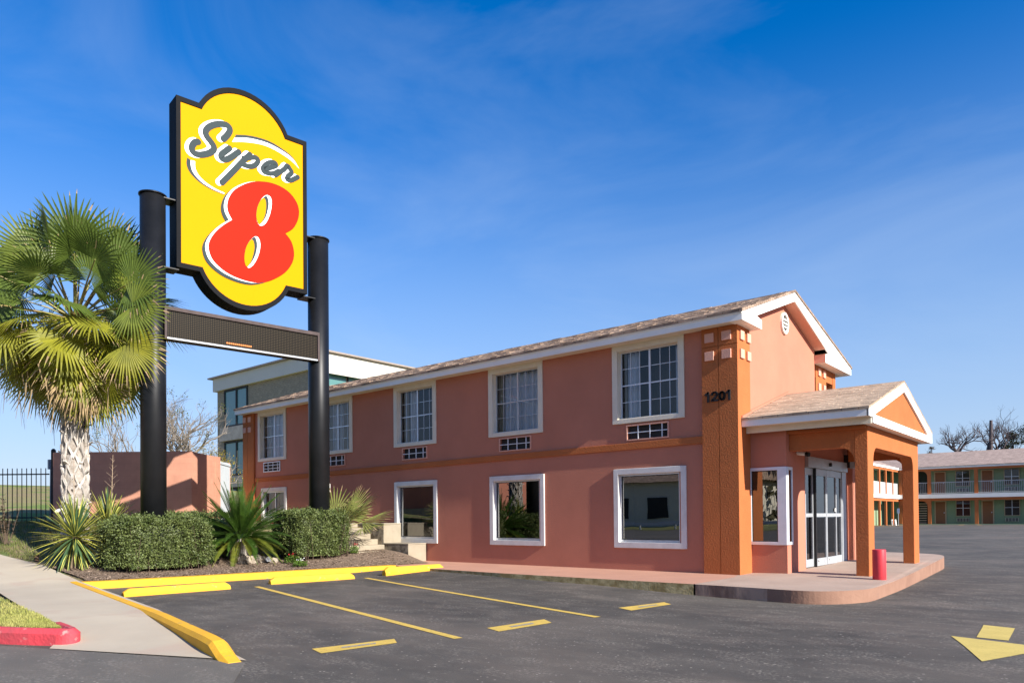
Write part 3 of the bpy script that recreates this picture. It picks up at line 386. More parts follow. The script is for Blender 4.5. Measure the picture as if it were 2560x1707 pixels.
ribbon(b, [(x, ykerb(x)+.0) for x in xs_], .0, -.19, zt, -.3, bev=.04)
tag(struct(b.build('yellow_kerb', m_yellowkerb)), 'yellow kerb with a sloping nose between driveway apron and parking bays', 'kerb')
# red kerb round the grass tip
kp = [(-30, -22.05), (-14, -15.93), (-8, -13.62), (-5, -12.46), (-3.9, -12.02), (-3.4, -11.80), (-3.0, -11.59), (-2.80, -11.48), (-2.76, -11.37), (-2.86, -11.28), (-3.2, -11.19), (-3.99, -11.06)]
kz = [.175]*9+[.17, .15, .12]
def smoothpath(p, n=5):
    out = []
    for i in range(len(p)-1):
        p0, p1, p2, p3 = p[max(i-1, 0)], p[i], p[i+1], p[min(i+2, len(p)-1)]
        for j in range(n):
            u = j/n; out.append(tuple(.5*((2*p1[c])+(-p0[c]+p2[c])*u+(2*p0[c]-5*p1[c]+4*p2[c]-p3[c])*u*u+(-p0[c]+3*p1[c]-3*p2[c]+p3[c])*u**3) for c in range(len(p1))))
    out.append(p[-1]); return out
kq = smoothpath([(x, y, z) for (x, y), z in zip(kp, kz)], 4)
b = MB(); ribbon(b, [(x, y) for x, y, z in kq], .16, .0, [z for x, y, z in kq], -.1, bev=.05)
tag(struct(b.build('red_kerb', m_redkerb)), 'red painted kerb curving round the tip of the grass island', 'kerb')
# grass island
m_turf = M('turf soil', (.15, .17, .045), (.20, .19, .07), scale=3, detail=10, rough=1, bump=.5, bscale=40)
gi_o = [(-3.10, -11.47), (-3.9, -11.74), (-5, -12.17), (-8, -13.3), (-14, -15.6)]; gi_i = [(-3.08, -11.40), (-3.9, -11.20), (-5.39, -11.05), (-8.65, -10.62), (-14, -10.7)]
struct(drape('grass_island', gi_o, gi_i, 0, lambda x, y: max(.135, T(x, y)+.02), m_turf, 0, k=8))
def blade_mat(name, a, c): return M(name, a, c, scale=1.6, detail=6, rough=.7, trans=.35, island=.35, spec=.2)
m_blade = blade_mat('grass blade', (.34, .36, .085), (.47, .43, .15))
def blades(b, x, y, z, h, w):
    a = random.uniform(0, 2*PI); l = random.uniform(.1, .7)*h; dx, dy = math.cos(a), math.sin(a); px, py = -dy*w, dx*w
    b.face([(x-px, y-py, z), (x+px, y+py, z), (x+px*.6+dx*l*.4, y+py*.6+dy*l*.4, z+h*.6), (x-px*.6+dx*l*.4, y-py*.6+dy*l*.4, z+h*.6)])
    b.face([(x-px*.6+dx*l*.4, y-py*.6+dy*l*.4, z+h*.6), (x+px*.6+dx*l*.4, y+py*.6+dy*l*.4, z+h*.6), (x+dx*l, y+dy*l, z+h)])
b = MB(); n = 0
while n < 15000:
    x = -3.1-(random.random()**1.6)*6.5; t = (x+3.1)
    yo = -11.46+.37*t; yi = -11.40-.19*t if t > -1.5 else -11.115-.12*(t+1.5)
    y = random.uniform(yo-.0, yi)
    blades(b, x, y, max(.135, T(x, y)+.02)-.005, random.uniform(.025, .06), random.uniform(.003, .006)); n += 1
stuff(b.build('grass', m_blade), 'short sunlit yellow green grass on the kerbed island', 'grass')
m_bladeshade = blade_mat('shaded bank grass blade', (.115, .15, .035), (.20, .19, .075))  # shade on the bank is put into this darker blade colour
b = MB(); n = 0
while n < 14000:
    x = random.uniform(-20.5, -13.2); y = random.uniform(-9.4, -4.2)
    if y < -8.75+(.06*(x+12.2)) and x > -14.5: continue
    if x > -15.2 and y > -8.2 and random.random() < .6: continue
    blades(b, x, y, T(x, y)-.015, random.uniform(.04, .11), random.uniform(.004, .009)); n += 1
stuff(b.build('grass', m_bladeshade), 'grass on the bank behind the yucca, coloured dark for its shade', 'grass')
# mulch chips
m_chip = M('mulch chip', (.32, .235, .165), (.17, .12, .085), scale=8, rough=1, island=.6)
b = MB()
for k in range(7000):
    y = random.uniform(-8.7, -1.0); x = xk(y)-.02-(random.random()**1.5)*2.3
    z = T(x, y)+.012; a = random.uniform(0, PI); l = random.uniform(.008, .035); w = random.uniform(.004, .012); u = Vector((math.cos(a), math.sin(a), random.uniform(-.4, .4)))*l; v = Vector((-math.sin(a), math.cos(a), random.uniform(-.4, .4)))*w
    p = Vector((x, y, z+.008)); b.face([p-u-v, p+u-v, p+u*.8+v, p-u*.9+v])
stuff(b.build('mulch', m_chip), 'brown wood chip mulch strewn over the planting bed', 'mulch')

# ------------------------------------------------------------------ painted marks, wheel stops
def sheet(b, quad, dz=.005, n=12, m=0):
    """bilinear sheet draped on the lot"""
    p0, p1, p2, p3 = quad; idx = []
    for i in range(n+1):
        u = i/n; row = []
        for j in range(5):
            v = j/4; x = (p0[0]*(1-u)+p1[0]*u)*(1-v)+(p3[0]*(1-u)+p2[0]*u)*v; y = (p0[1]*(1-u)+p1[1]*u)*(1-v)+(p3[1]*(1-u)+p2[1]*u)*v
            row.append((x, y, H(x, y)+dz))
        idx.append(b.add(row))
    for i in range(n):
        for j in range(4): b.f.append([idx[i]+j, idx[i+1]+j, idx[i+1]+j+1, idx[i]+j+1]); b.m.append(m)
for (x0, y0, x1, y1), lab in (((-7.40, -6.47, .29, -8.54), 'yellow bay line ending nearest the camera, left of the middle stall'), ((-7.15, -3.92, .58, -6.18), 'yellow bay line nearer the motel wall, right of the middle stall')):
    b = MB(); d = Vector((x1-x0, y1-y0, 0)).normalized(); n = Vector((-d.y, d.x, 0))*.055
    sheet(b, [(x0-n.x, y0-n.y), (x1-n.x, y1-n.y), (x1+n.x, y1+n.y), (x0+n.x, y0+n.y)], n=24)
    tag(struct(b.build('painted_line', m_yellowline)), lab, 'road marking', 'yellow parking bay lines')
m_stencil = M('blue grey stencil paint', (.20, .23, .27), (.42, .36, .20), scale=22, detail=6, rough=.85, lo=.35, hi=.6)
marks = [([(-.47, -9.93), (-.26, -9.00), (-.04, -9.15), (-.18, -10.02)], 'yellow stencilled patch in the bay beside the sloping yellow kerb'),
         ([(.03, -7.78), (.13, -6.77), (.40, -6.96), (.33, -7.90)], 'yellow stencilled patch at the open end of the middle bay'),
         ([(.20, -5.05), (.22, -3.68), (.46, -3.89), (.54, -5.24)], 'yellow stencilled patch in the bay nearest the motel wall')]
for q, lab in marks:
    b = MB(); sheet(b, q, n=6); o = b.build('painted_patch', m_yellowline); tag(struct(o), lab, 'road marking', 'yellow patches at the bay mouths')
    b = MB()
    P = lambda u, v: tuple((q[0][c]*(1-u)+q[1][c]*u)*(1-v)+(q[3][c]*(1-u)+q[2][c]*u)*v for c in (0, 1))
    u = .30
    while u < .72:
        w = random.uniform(.025, .05); sheet(b, [P(u, .42), P(u+w, .42), P(u+w, .66), P(u, .66)], dz=.009, n=1); u += w+random.uniform(.004, .012)
    b.build('stencil', m_stencil, o)
b = MB(); sheet(b, [(4.60, -3.44), (4.94, -3.55), (5.02, -5.0), (4.72, -4.93)], n=8)
o = b.build('painted_arrow', m_yellowarrow); tag(struct(o), 'faded yellow arrow painted on the asphalt pointing towards the street', 'road marking')
b = MB(); c = [(4.49, -5.02), (5.45, -5.36), (4.98, -6.58)]; sheet(b, [c[0], c[1], ((c[1][0]+c[2][0])/2, (c[1][1]+c[2][1])/2), ((c[0][0]+c[2][0])/2, (c[0][1]+c[2][1])/2)], n=14); sheet(b, [((c[0][0]+c[2][0])/2, (c[0][1]+c[2][1])/2), ((c[1][0]+c[2][0])/2, (c[1][1]+c[2][1])/2), c[2], c[2]], n=10); b.build('arrow_head', m_yellowarrow, o)

def wheel_stop(a, c, lab, w=.17, h=.14):
    a, c = Vector((*a, 0)), Vector((*c, 0)); d = (c-a); Ln = d.length; d.normalize(); n = Vector((d.y, -d.x, 0))   # n points towards the bay
    m = (a+c)/2; z = H(m.x, m.y)
    b = MB()
    def sec(t, s, hh): # profile at distance t along
        p = a+d*t
        return [p-n*.0+Vector((0, 0, z-.05)), p+n*.0+Vector((0, 0, z+.06*hh)), p-n*(-.035)+Vector((0, 0, z+h*hh)), p+n*(w-.045)+Vector((0, 0, z+h*hh)), p+n*w+Vector((0, 0, z+.05*hh)), p+n*w+Vector((0, 0, z-.05))]
    ts = [(0, .55), (.10, 1), (Ln*.33, 1), (Ln*.66, 1), (Ln-.10, 1), (Ln, .55)]
    S = [b.add(sec(t, 0, hh)) for t, hh in ts]
    for u, v in zip(S, S[1:]):
        for q in range(5): b.f.append([u+q, u+q+1, v+q+1, v+q]); b.m.append(0)
    b.f.append([S[0]+q for q in range(6)]); b.m.append(0); b.f.append([S[-1]+q for q in range(6)][::-1]); b.m.append(0)
    tag(b.build('wheel_stop', m_yellowkerb, bevel=.012), lab, 'wheel stop', 'yellow wheel stops')
wheel_stop((-7.72, -8.93), (-7.53, -7.02), 'yellow concrete wheel stop nearest the driveway apron')
wheel_stop((-7.75, -6.0), (-7.38, -4.13), 'middle yellow concrete wheel stop in front of the sago palm')
wheel_stop((-7.23, -3.38), (-7.02, -1.70), 'yellow concrete wheel stop against the motel sidewalk', h=.16)
# ------------------------------------------------------------------ motel building
motel = thing('motel_building', (-9.5, 0, .13), 'two storey salmon stucco motel with white framed windows, the number 1201 and an entrance portico', 'building')
def wall_holes(b, axis, c, a0, a1, z0, z1, holes, depth, m=0, mr=0):
    """wall face on plane axis=c with rectangular openings and their reveals (depth signed, into the building)"""
    A = sorted({a0, a1}|{h[0] for h in holes}|{h[1] for h in holes}); Z = sorted({z0, z1}|{h[2] for h in holes}|{h[3] for h in holes})
    P = (lambda a, z, d=0: (a, c+d, z)) if axis == 'y' else (lambda a, z, d=0: (c+d, a, z))
    for i in range(len(A)-1):
        for j in range(len(Z)-1):
            am, zm = (A[i]+A[i+1])/2, (Z[j]+Z[j+1])/2
            if any(h[0] < am < h[1] and h[2] < zm < h[3] for h in holes): continue
            b.face([P(A[i], Z[j]), P(A[i+1], Z[j]), P(A[i+1], Z[j+1]), P(A[i], Z[j+1])], m)
    for h in holes:
        q = [(h[0], h[2]), (h[1], h[2]), (h[1], h[3]), (h[0], h[3])]
        for k in range(4):
            u, v = q[k], q[(k+1) % 4]; b.face([P(*u), P(*u, depth), P(*v, depth), P(*v)], mr)
UPX = [-16.40, -12.68, -8.87, -5.06, -1.21]; WW = 1.81
LOX = [-8.85, -5.03, -1.19]
upin = [(x-1.67, x-.15, 3.57, 5.13) for x in UPX]
loin = [(x-1.70, x-.17, .75, 2.31) for x in LOX]+[(-17.86, -16.54, 1.42, 2.36)]
vents = [(x-1.45, x-.38, 3.065, 3.42) for x in UPX]
b = MB()
wall_holes(b, 'y', 0, -19.16, -.70, -.1, 5.30, upin+loin+[(v[0]+.02, v[1]-.02, v[2]+.02, v[3]-.02) for v in vents], .22)
# end wall with gable, west wall, rear wall
b.face([(-.05, .5, -.1), (-.05, 4.95, -.1), (-.05, 4.95, 5.42), (-.05, 4.95, 5.76), (-.05, 2.75, 6.42), (-.05, .5, 5.60)])
b.face([(-19.16, 0, 0), (-19.16, 0, 5.36), (-19.16, 2.75, 6.42), (-19.16, 4.95, 5.8), (-19.16, 4.95, 0)])
b.face([(-.05, 4.95, -.1), (-19.16, 4.95, -.1), (-19.16, 4.95, 5.6), (-.05, 4.95, 5.6)])
b.build('wall', m_salmon, motel)
# end wall skin is the same stucco; interior behind the openings
b = MB()
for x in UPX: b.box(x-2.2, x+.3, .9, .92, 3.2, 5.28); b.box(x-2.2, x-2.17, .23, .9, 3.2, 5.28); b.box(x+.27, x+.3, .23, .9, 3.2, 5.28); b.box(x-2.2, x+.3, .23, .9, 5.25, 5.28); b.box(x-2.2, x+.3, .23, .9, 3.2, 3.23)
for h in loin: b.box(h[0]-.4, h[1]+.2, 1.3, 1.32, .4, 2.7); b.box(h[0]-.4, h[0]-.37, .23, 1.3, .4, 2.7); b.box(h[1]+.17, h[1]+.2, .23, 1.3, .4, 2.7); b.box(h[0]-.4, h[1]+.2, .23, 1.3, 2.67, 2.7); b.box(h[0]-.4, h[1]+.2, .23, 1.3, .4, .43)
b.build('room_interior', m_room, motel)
# belt course (slightly out of level, as on the building)
b = MB()
zb = lambda x: 2.875+(x+.8)*.0077
b.hexa([(-18.42, -.04, zb(-18.42)-.0), (-18.42, .0, zb(-18.42)), (-18.42, .0, zb(-18.42)+.14), (-18.42, -.04, zb(-18.42)+.14)],
       [(-.79, -.04, zb(-.79)), (-.79, .0, zb(-.79)), (-.79, .0, zb(-.79)+.155), (-.79, -.04, zb(-.79)+.155)])
b.build('belt_course', m_orange, motel, bevel=.008)
# pilasters
def tile(b, axis, c, a, z, w, sgn):
    if axis == 'y': b.box(a, a+w, c-.035, c+.0, z, z+.19)
    else: b.box(c, c+.035, a, a+w, z, z+.19)
def pilaster(x0, x1, y0, y1, tf, te, groove_x=None, z1=5.26):
    b = MB()
    g = .014
    gx = groove_x if groove_x is not None else (x0+x1)/2
    # front face in four panels separated by grooves
    b.box(x0, x1, y0+.02, y1, -.1, z1)
    for a, c in ((x0, gx-g/2), (gx+g/2, x1)):
        for z, zz in ((-.1, 4.86), (4.875, z1)): b.box(a, c, y0, y0+.021, z, zz)
    p = b.build('pilaster', m_orange, motel)
    for ax, c, al, w in (('y', y0, tf, .2), ('x', x1, te, .19)):
        for a in al:
            for z in (4.58, 4.96): t = MB(); tile(t, ax, c, a, z, w, 1); t.build('square_tile', m_salmon2, p, bevel=.006)
    return p
pil = pilaster(-.78, 0, -.07, .58, (-.70, -.325), (.05, .395), -.41)
pilaster(-19.18, -18.43, -.07, .2, (-19.13, -18.78), (), -18.85)
pilaster(-.6, -.05, 5.04, 5.9, (), (5.2, 5.6), -.3)
b = MB(); b.box(-.55, -.05, 6.5, 6.74, -.1, 5.26); b.build('column', m_orange, motel, bevel=.02)
b = MB(); b.box(-.35, -.07, 5.0, 6.72, 4.9, 5.24); b.build('beam', m_orange, motel)
b = MB(); b.box(-19.0, -.1, 4.97, 6.7, 2.85, 3.0); b.build('walkway_slab', m_cream, motel)
# house number
def text_mesh(txt, size, ext, name, mat, parent, place, offset=0., spacing=1.):
    cu = bpy.data.curves.new(name, 'FONT'); cu.body = txt; cu.size = size; cu.extrude = ext; cu.offset = offset; cu.space_character = spacing
    o = bpy.data.objects.new(name, cu); col.objects.link(o)
    dg = bpy.context.evaluated_depsgraph_get(); me = bpy.data.meshes.new_from_object(o.evaluated_get(dg)); bpy.data.objects.remove(o)
    xs = [v.co.x for v in me.vertices]; w = max(xs)-min(xs); x0 = min(xs)
    mb = MB()
    for p in me.polygons: mb.face([place(me.vertices[i].co.x-x0, me.vertices[i].co.y, me.vertices[i].co.z, w) for i in p.vertices])
    return mb.build(name, mat, parent)
DIG = {'1': [((.30, -.02), (.30, 1.0)), ((.04, .74), (.32, .97))], '2': [((.06, .70), (.10, .86)), ((.10, .86), (.24, .95)), ((.24, .95), (.42, .93)), ((.42, .93), (.53, .80)), ((.53, .80), (.50, .62)), ((.50, .62), (.12, .10)), ((.02, .08), (.60, .08))],
 '0': [((.30+.22*math.cos(2*PI*k/14), .49+.43*math.sin(2*PI*k/14)), (.30+.22*math.cos(2*PI*(k+1.2)/14), .49+.43*math.sin(2*PI*(k+1.2)/14))) for k in range(14)]}
for i, (c, x0) in enumerate((('1', -.705), ('2', -.565), ('0', -.40), ('1', -.245))):
    b = MB()
    for (u0, v0), (u1, v1) in DIG[c]:
        d = Vector((u1-u0, v1-v0)).normalized(); q_ = Vector((-d.y, d.x))*.095; pts = [(u0-d.x*.04+q_.x, v0-d.y*.04+q_.y), (u1+d.x*.04+q_.x, v1+d.y*.04+q_.y), (u1+d.x*.04-q_.x, v1+d.y*.04-q_.y), (u0-d.x*.04-q_.x, v0-d.y*.04-q_.y)]
        b.hexa([(x0+u*.235, -.072, 3.725+v*.195) for u, v in pts], [(x0+u*.235, -.10, 3.725+v*.195) for u, v in pts])
    b.build('house_number', m_blackmatte, motel)
# windows
def frame_box(b, x0, x1, z0, z1, t, y0, y1, m=0, tb=None, tt=None):
    tb = t if tb is None else tb; tt = t if tt is None else tt
    b.box(x0, x0+t, y0, y1, z0, z1, m); b.box(x1-t, x1, y0, y1, z0, z1, m)
    b.box(x0+t, x1-t, y0, y1, z0, z0+tb, m); b.box(x0+t, x1-t, y0, y1, z1-tt, z1, m)
def curtain(x0, x1, z0, z1, y, parent, mat=m_curtain, n=None, amp=.022):
    b = MB(); n = n or max(8, int((x1-x0)/.02)); r = []
    ph = random.uniform(0, 6)
    for i in range(n+1):
        x = x0+(x1-x0)*i/n; yy = y+amp*math.sin(x*58+ph+1.3*math.sin(x*9))+amp*.5*math.sin(x*23+ph)
        r.append(b.add([(x, yy, z0), (x, yy*1.0+random.uniform(-.004, .004), z1)]))
    for i in range(n): b.f.append([r[i], r[i+1], r[i+1]+1, r[i]+1]); b.m.append(0)
    b.build('curtain', mat, parent, smooth=True)
cov = [[(.0, .22, 'b'), (.16, .98, 'g')], [(0, .2, 'b'), (.14, .52, 'g'), (.55, 1, 'b')], [(0, .17, 'b'), (.14, .38, 'g')], [(0, .10, 'b'), (.08, .99, 'g')], [(0, .06, 'b'), (.04, .25, 'g'), (.87, 1, 'g')]]
for k, xr in enumerate(UPX):
    x0, x1, z0, z1 = xr-WW, xr, 3.467, 5.27
    w = MB()
    frame_box(w, x0, x1, z0, z1, .14, -.035, -.001, tb=.10, tt=.14)
    win = w.build('window', m_cream, motel, bevel=.006)
    i0, i1, j0, j1 = upin[k]
    r = MB(); t = .024   # cream reveal
    r.box(i0-.002, i0+.01, -.001, .2, j0, j1); r.box(i1-.01, i1+.002, -.001, .2, j0, j1); r.box(i0+.01, i1-.01, -.001, .2, j0-.004, j0+.012); r.box(i0+.01, i1-.01, -.001, .2, j1-.012, j1+.004)
    r.build('reveal', m_cream, win)
    s = MB(); a0, a1, c0, c1 = i0+.01, i1-.01, j0+.012, j1-.012; xm = (a0+a1)/2; zm = (c0+c1)/2
    frame_box(s, a0, a1, c0, c1, .022, .115, .15)
    s.box(xm-.022, xm+.022, .112, .152, c0+.022, c1-.022)
    for u, v in ((a0+.022, xm-.022), (xm+.022, a1-.022)):
        s.box(u, v, .116, .149, zm-.014, zm+.014)
        for f in (1/3, 2/3):
            q = u+(v-u)*f
            s.box(q-.006, q+.006, .122, .14, c0+.022, zm-.014); s.box(q-.006, q+.006, .122, .14, zm+.014, c1-.022)
        for zz in ((c0+zm)/2, (c1+zm)/2):
            for f in (0, 1, 2):
                s.box(u+(v-u)*f/3+.0065, u+(v-u)*(f+1)/3-.0065, .124, .139, zz-.006, zz+.006)
    s.build('sash', m_aluwhite if k == 4 else m_alu, win)
    g = MB(); g.face([(a0, .131, c0), (a1, .131, c0), (a1, .131, c1), (a0, .131, c1)]); g.build('glass', m_glass, win)
    for u, v, c in cov[k]: curtain(a0+(a1-a0)*u, a0+(a1-a0)*v, c0, c1, .30 if c == 'g' else .24, win, m_curtain if c == 'g' else m_curtain2)
    v = vents[k]
    a = MB(); frame_box(a, v[0], v[1], v[2], v[3], .028, -.03, -.001, m=0)
    a.box(v[0]+.03, v[1]-.03, .06, .07, v[2]+.03, v[3]-.03, 1)
    nr = 3 if k == 0 else 2
    for c in range(1, 4):
        q = v[0]+(v[1]-v[0])*(c/3.55); a.box(q-.009, q+.009, -.022, .0, v[2]+.028, v[3]-.028, 2)
    for c in range(1, nr):
        q = v[2]+(v[3]-v[2])*c/nr
        a.box(v[0]+.028, v[1]-.028, -.018, -.004, q-.009, q+.009, 2)
    a.build('air_conditioner_grille', [m_aluwhite if k == 0 else m_salmon2, m_grilledark, m_aluwhite], motel)
for k, xr in enumerate(LOX+[-16.39]):
    i0, i1, j0, j1 = loin[k]
    w = MB()
    if k < 3: frame_box(w, xr-1.818, xr, .638, 2.428, .125, -.04, -.001)
    else: frame_box(w, -18.0, xr, 1.30, 2.49, .13, -.04, -.001)
    win = w.build('window', m_trimwhite, motel, bevel=.006)
    r = MB(); r.box(i0-.002, i0+.012, -.001, .1, j0, j1); r.box(i1-.012, i1+.002, -.001, .1, j0, j1); r.box(i0+.012, i1-.012, -.001, .1, j0-.003, j0+.012); r.box(i0+.012, i1-.012, -.001, .1, j1-.012, j1+.003); r.build('reveal', m_trimwhite, win)
    s = MB(); frame_box(s, i0+.012, i1-.012, j0+.012, j1-.012, .03, .05, .11, tb=.055)
    if k == 3: s.box((i0+i1)/2-.02, (i0+i1)/2+.02, .052, .108, j0+.06, j1-.05)
    s.build('sash', m_alu, win)
    d = MB(); frame_box(d, i0+.042, i1-.042, j0+.067, j1-.042, .016, .078, .092); d.build('gasket', m_blackmatte, win)
    g = MB(); g.face([(i0+.04, .085, j0+.06), (i1-.04, .085, j0+.06), (i1-.04, .085, j1-.04), (i0+.04, .085, j1-.04)]); g.build('glass', m_glass_t if k < 3 else m_glass, win)
    if k == 3: curtain(i0, i1, j0, j1, .26, win, m_curtain2)
# roof of the main block
RX0, RX1 = -19.30, .245
b = MB(); t = .05
prof = [(-.385, 5.455), (2.75, 6.56), (7.27, 5.45)]
b.hexa([(RX0, prof[0][0], prof[0][1]), (RX0, prof[1][0], prof[1][1]), (RX0, prof[1][0], prof[1][1]-t), (RX0, prof[0][0], prof[0][1]-t)], [(RX1, prof[0][0], prof[0][1]), (RX1, prof[1][0], prof[1][1]), (RX1, prof[1][0], prof[1][1]-t), (RX1, prof[0][0], prof[0][1]-t)])
b.hexa([(RX0, prof[1][0], prof[1][1]), (RX0, prof[2][0], prof[2][1]), (RX0, prof[2][0], prof[2][1]-t), (RX0, prof[1][0], prof[1][1]-t)], [(RX1, prof[1][0], prof[1][1]), (RX1, prof[2][0], prof[2][1]), (RX1, prof[2][0], prof[2][1]-t), (RX1, prof[1][0], prof[1][1]-t)])
roof = b.build('roof', m_shingle, motel)
# raised shingle butts: rows of slightly lifted tabs, random lengths
b = MB(); sl = (6.56-5.455)/(2.75+.385); yv = -.385
row = 0
while yv < 2.7:
    x = RX0-random.random()*.3
    while x < RX1:
        w = random.uniform(.22, .46); xa, xb = max(x, RX0), min(x+w-.006, RX1)
        if xb-xa > .05:
            h = random.uniform(.006, .020); z0 = 5.455+(yv+.385)*sl; y1 = min(yv+.30, 2.75); z1 = 5.455+(y1+.385)*sl; dy = random.uniform(-.012, .012)
            b.hexa([(xa, yv+dy, z0+.002), (xa, y1, z1+.002), (xa, y1, z1+.004), (xa, yv+dy, z0+h)], [(xb, yv+dy, z0+.002), (xb, y1, z1+.002), (xb, y1, z1+.004), (xb, yv+dy, z0+h)])
        x += w
    yv += .145; row += 1
m_tab = M('weathered shingle tab', (.40, .285, .20), (.22, .155, .11), scale=5, detail=10, rough=.95, island=.28, bump=.4, bscale=90)
b.build('shingle', m_tab, roof)
# fascia, rake boards, soffits, returns
b = MB(); b.box(-19.25, .22, -.35, -.32, 5.25, 5.40); b.box(-19.27, .222, -.37, -.345, 5.385, 5.452); b.build('fascia', m_white, motel)
b = MB(); b.box(-19.2, .2, -.32, .0, 5.262, 5.28); b.build('soffit', m_cream, motel)
b = MB(); b.box(-19.25, .2, 7.2, 7.24, 5.22, 5.42); b.build('fascia', m_white, motel)
b = MB(); b.box(-19.2, .2, 4.96, 7.2, 5.245, 5.262); b.build('soffit', m_cream, motel)
b = MB()
xr0, xr1 = .19, .222
b.hexa([(xr0, -.345, 5.262), (xr0, -.345, 5.405), (xr0, 2.75, 6.505), (xr0, 2.75, 6.30), (xr0, .33, 5.452), (xr0, .05, 5.262)], [(xr1, -.345, 5.262), (xr1, -.345, 5.405), (xr1, 2.75, 6.505), (xr1, 2.75, 6.30), (xr1, .33, 5.452), (xr1, .05, 5.262)])
b.build('rake_board', m_white, motel)
b = MB()
b.hexa([(xr0, 2.7502, 6.30), (xr0, 2.7502, 6.505), (xr0, 7.24, 5.42), (xr0, 7.24, 5.222), (xr0, 6.4, 5.222), (xr0, 5.33, 5.47)], [(xr1, 2.7502, 6.30), (xr1, 2.7502, 6.505), (xr1, 7.24, 5.42), (xr1, 7.24, 5.222), (xr1, 6.4, 5.222), (xr1, 5.33, 5.47)])
b.build('rake_board', m_white, motel)
b = MB()   # sloping soffit under the gable overhang
for (ya, za, yb, zb_) in ((.3, 5.44, 2.75, 6.30), (2.75, 6.30, 5.0, 5.57)):
    b.hexa([(-.05, ya, za), (-.05, yb, zb_), (-.05, yb, zb_+.015), (-.05, ya, za+.015)], [(.19, ya, za), (.19, yb, zb_), (.19, yb, zb_+.015), (.19, ya, za+.015)])
b.build('gable_soffit', m_salmon2, motel)
b = MB(); b.box(-.05, .224, -.322, .69, 5.248, 5.262); b.box(.205, .225, -.345, .69, 5.25, 5.44); b.box(-.05, .205, .665, .69, 5.262, 5.44)
b.hexa([(-.05, -.3, 5.45), (-.05, .70, 5.425), (-.05, .30, 5.50)], [(.228, -.3, 5.45), (.228, .70, 5.425), (.228, .30, 5.50)]); b.build('cornice_return', m_white, motel)
b = MB(); b.box(-.05, .224, 4.94, 4.96, 5.24, 5.44, 1); b.box(.205, .225, 4.96, 7.2, 5.225, 5.43); b.box(-.05, .205, 4.962, 7.2, 5.225, 5.243)
b.hexa([(-.05, 4.92, 5.445), (-.05, 5.8, 5.445), (-.05, 5.5, 5.50)], [(.228, 4.92, 5.445), (.228, 5.8, 5.445), (.228, 5.5, 5.50)], 0); b.build('cornice_return', [m_white, m_salmon2], motel)
# gable vent
b = MB(); n = 28; cy, cz, ra, rb = 2.75, 5.83, .225, .175
P = lambda x, r, a: (x, cy+r*math.cos(a), cz+r*1.12*math.sin(a))
for k in range(n):
    a, c = 2*PI*k/n, 2*PI*(k+1)/n
    b.face([P(0, ra, a), P(0, rb, a), P(0, rb, c), P(0, ra, c)][::-1]); b.face([P(0, ra, a), P(0, ra, c), P(-.05, ra, c), P(-.05, ra, a)][::-1]); b.face([P(0, rb, c), P(0, rb, a), P(-.045, rb, a), P(-.045, rb, c)][::-1])
b.face([P(-.044, rb, 2*PI*k/n) for k in range(n)], 1)
for k in range(-1, 2): b.box(-.043, -.008, cy-.16, cy+.16, cz+k*.085-.018, cz+k*.085+.018)
b.build('gable_vent', [m_white, m_grilledark], motel)

# ------------------------------------------------------------------ entrance portico
SLZ = lambda y: .13+.011*max(0, y)
b = MB()
wall_holes(b, 'y', .56, -.03, .74, -.1, 3.10, [(-.06+.02, .69, .745, 2.32)], .14)
wall_holes(b, 'x', .74, .56, 1.66, -.1, 3.10, [(.56, .86, .745, 2.32)], -.14)
b.face([(.74, 1.66, -.1), (.62, 1.66, -.1), (.62, 1.66, 3.1), (.74, 1.66, 3.1)])
wall_holes(b, 'x', .62, 1.66, 5.3, -.1, 3.10, [(2.06, 5.0, .0, 2.64)], -.1)
b.face([(.62, 5.3, -.1), (.74, 5.3, -.1), (.74, 5.3, 3.1), (.62, 5.3, 3.1)])
wall_holes(b, 'x', .74, 5.3, 6.5, -.1, 3.10, [(5.5, 6.3, .745, 2.30)], -.14)
b.face([(.74, 6.5, -.1), (-.05, 6.5, -.1), (-.05, 6.5, 3.1), (.74, 6.5, 3.1)])
b.build('entrance_wall', m_salmon, motel)
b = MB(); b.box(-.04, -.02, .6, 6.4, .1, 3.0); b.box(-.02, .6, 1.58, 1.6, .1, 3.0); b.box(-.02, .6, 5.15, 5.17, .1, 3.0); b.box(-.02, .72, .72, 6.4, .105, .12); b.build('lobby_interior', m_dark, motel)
# corner window of the left bay
w = MB()
w.box(-.055, .56, .535, .575, .735, .80); w.box(-.055, .56, .535, .575, 2.27, 2.335); w.box(.70, .76, .56, .60, 2.27, 2.335); w.box(.70, .76, .56, .60, .735, .80); w.box(-.055, .015, .535, .562, .80, 2.27)
w.box(.56, .745, .535, .575, .735, 2.335)
w.box(.735, .76, .575, .87, .735, .80); w.box(.735, .76, .575, .87, 2.27, 2.335); w.box(.735, .76, .575, .64, .80, 2.27); w.box(.735, .76, .83, .87, .80, 2.27)
win = w.build('window', m_aluwhite, motel, bevel=.006)
d = MB(); frame_box(d, .015, .56, .80, 2.27, .018, .556, .57); d.build('gasket', m_blackmatte, win)
g = MB(); g.face([(.01, .563, .79), (.57, .563, .79), (.57, .563, 2.28), (.01, .563, 2.28)]); g.face([(.742, .63, .79), (.742, .84, .79), (.742, .84, 2.28), (.742, .63, 2.28)]); g.build('glass', m_glass_t, win)
w = MB(); y0, y1 = 5.48, 6.32
w.box(.735, .775, y0, y0+.07, .735, 2.31); w.box(.735, .775, y1-.07, y1, .735, 2.31); w.box(.735, .775, y0+.07, y1-.07, .735, .80); w.box(.735, .775, y0+.07, y1-.07, 2.245, 2.31)
win = w.build('window', m_aluwhite, motel, bevel=.006)
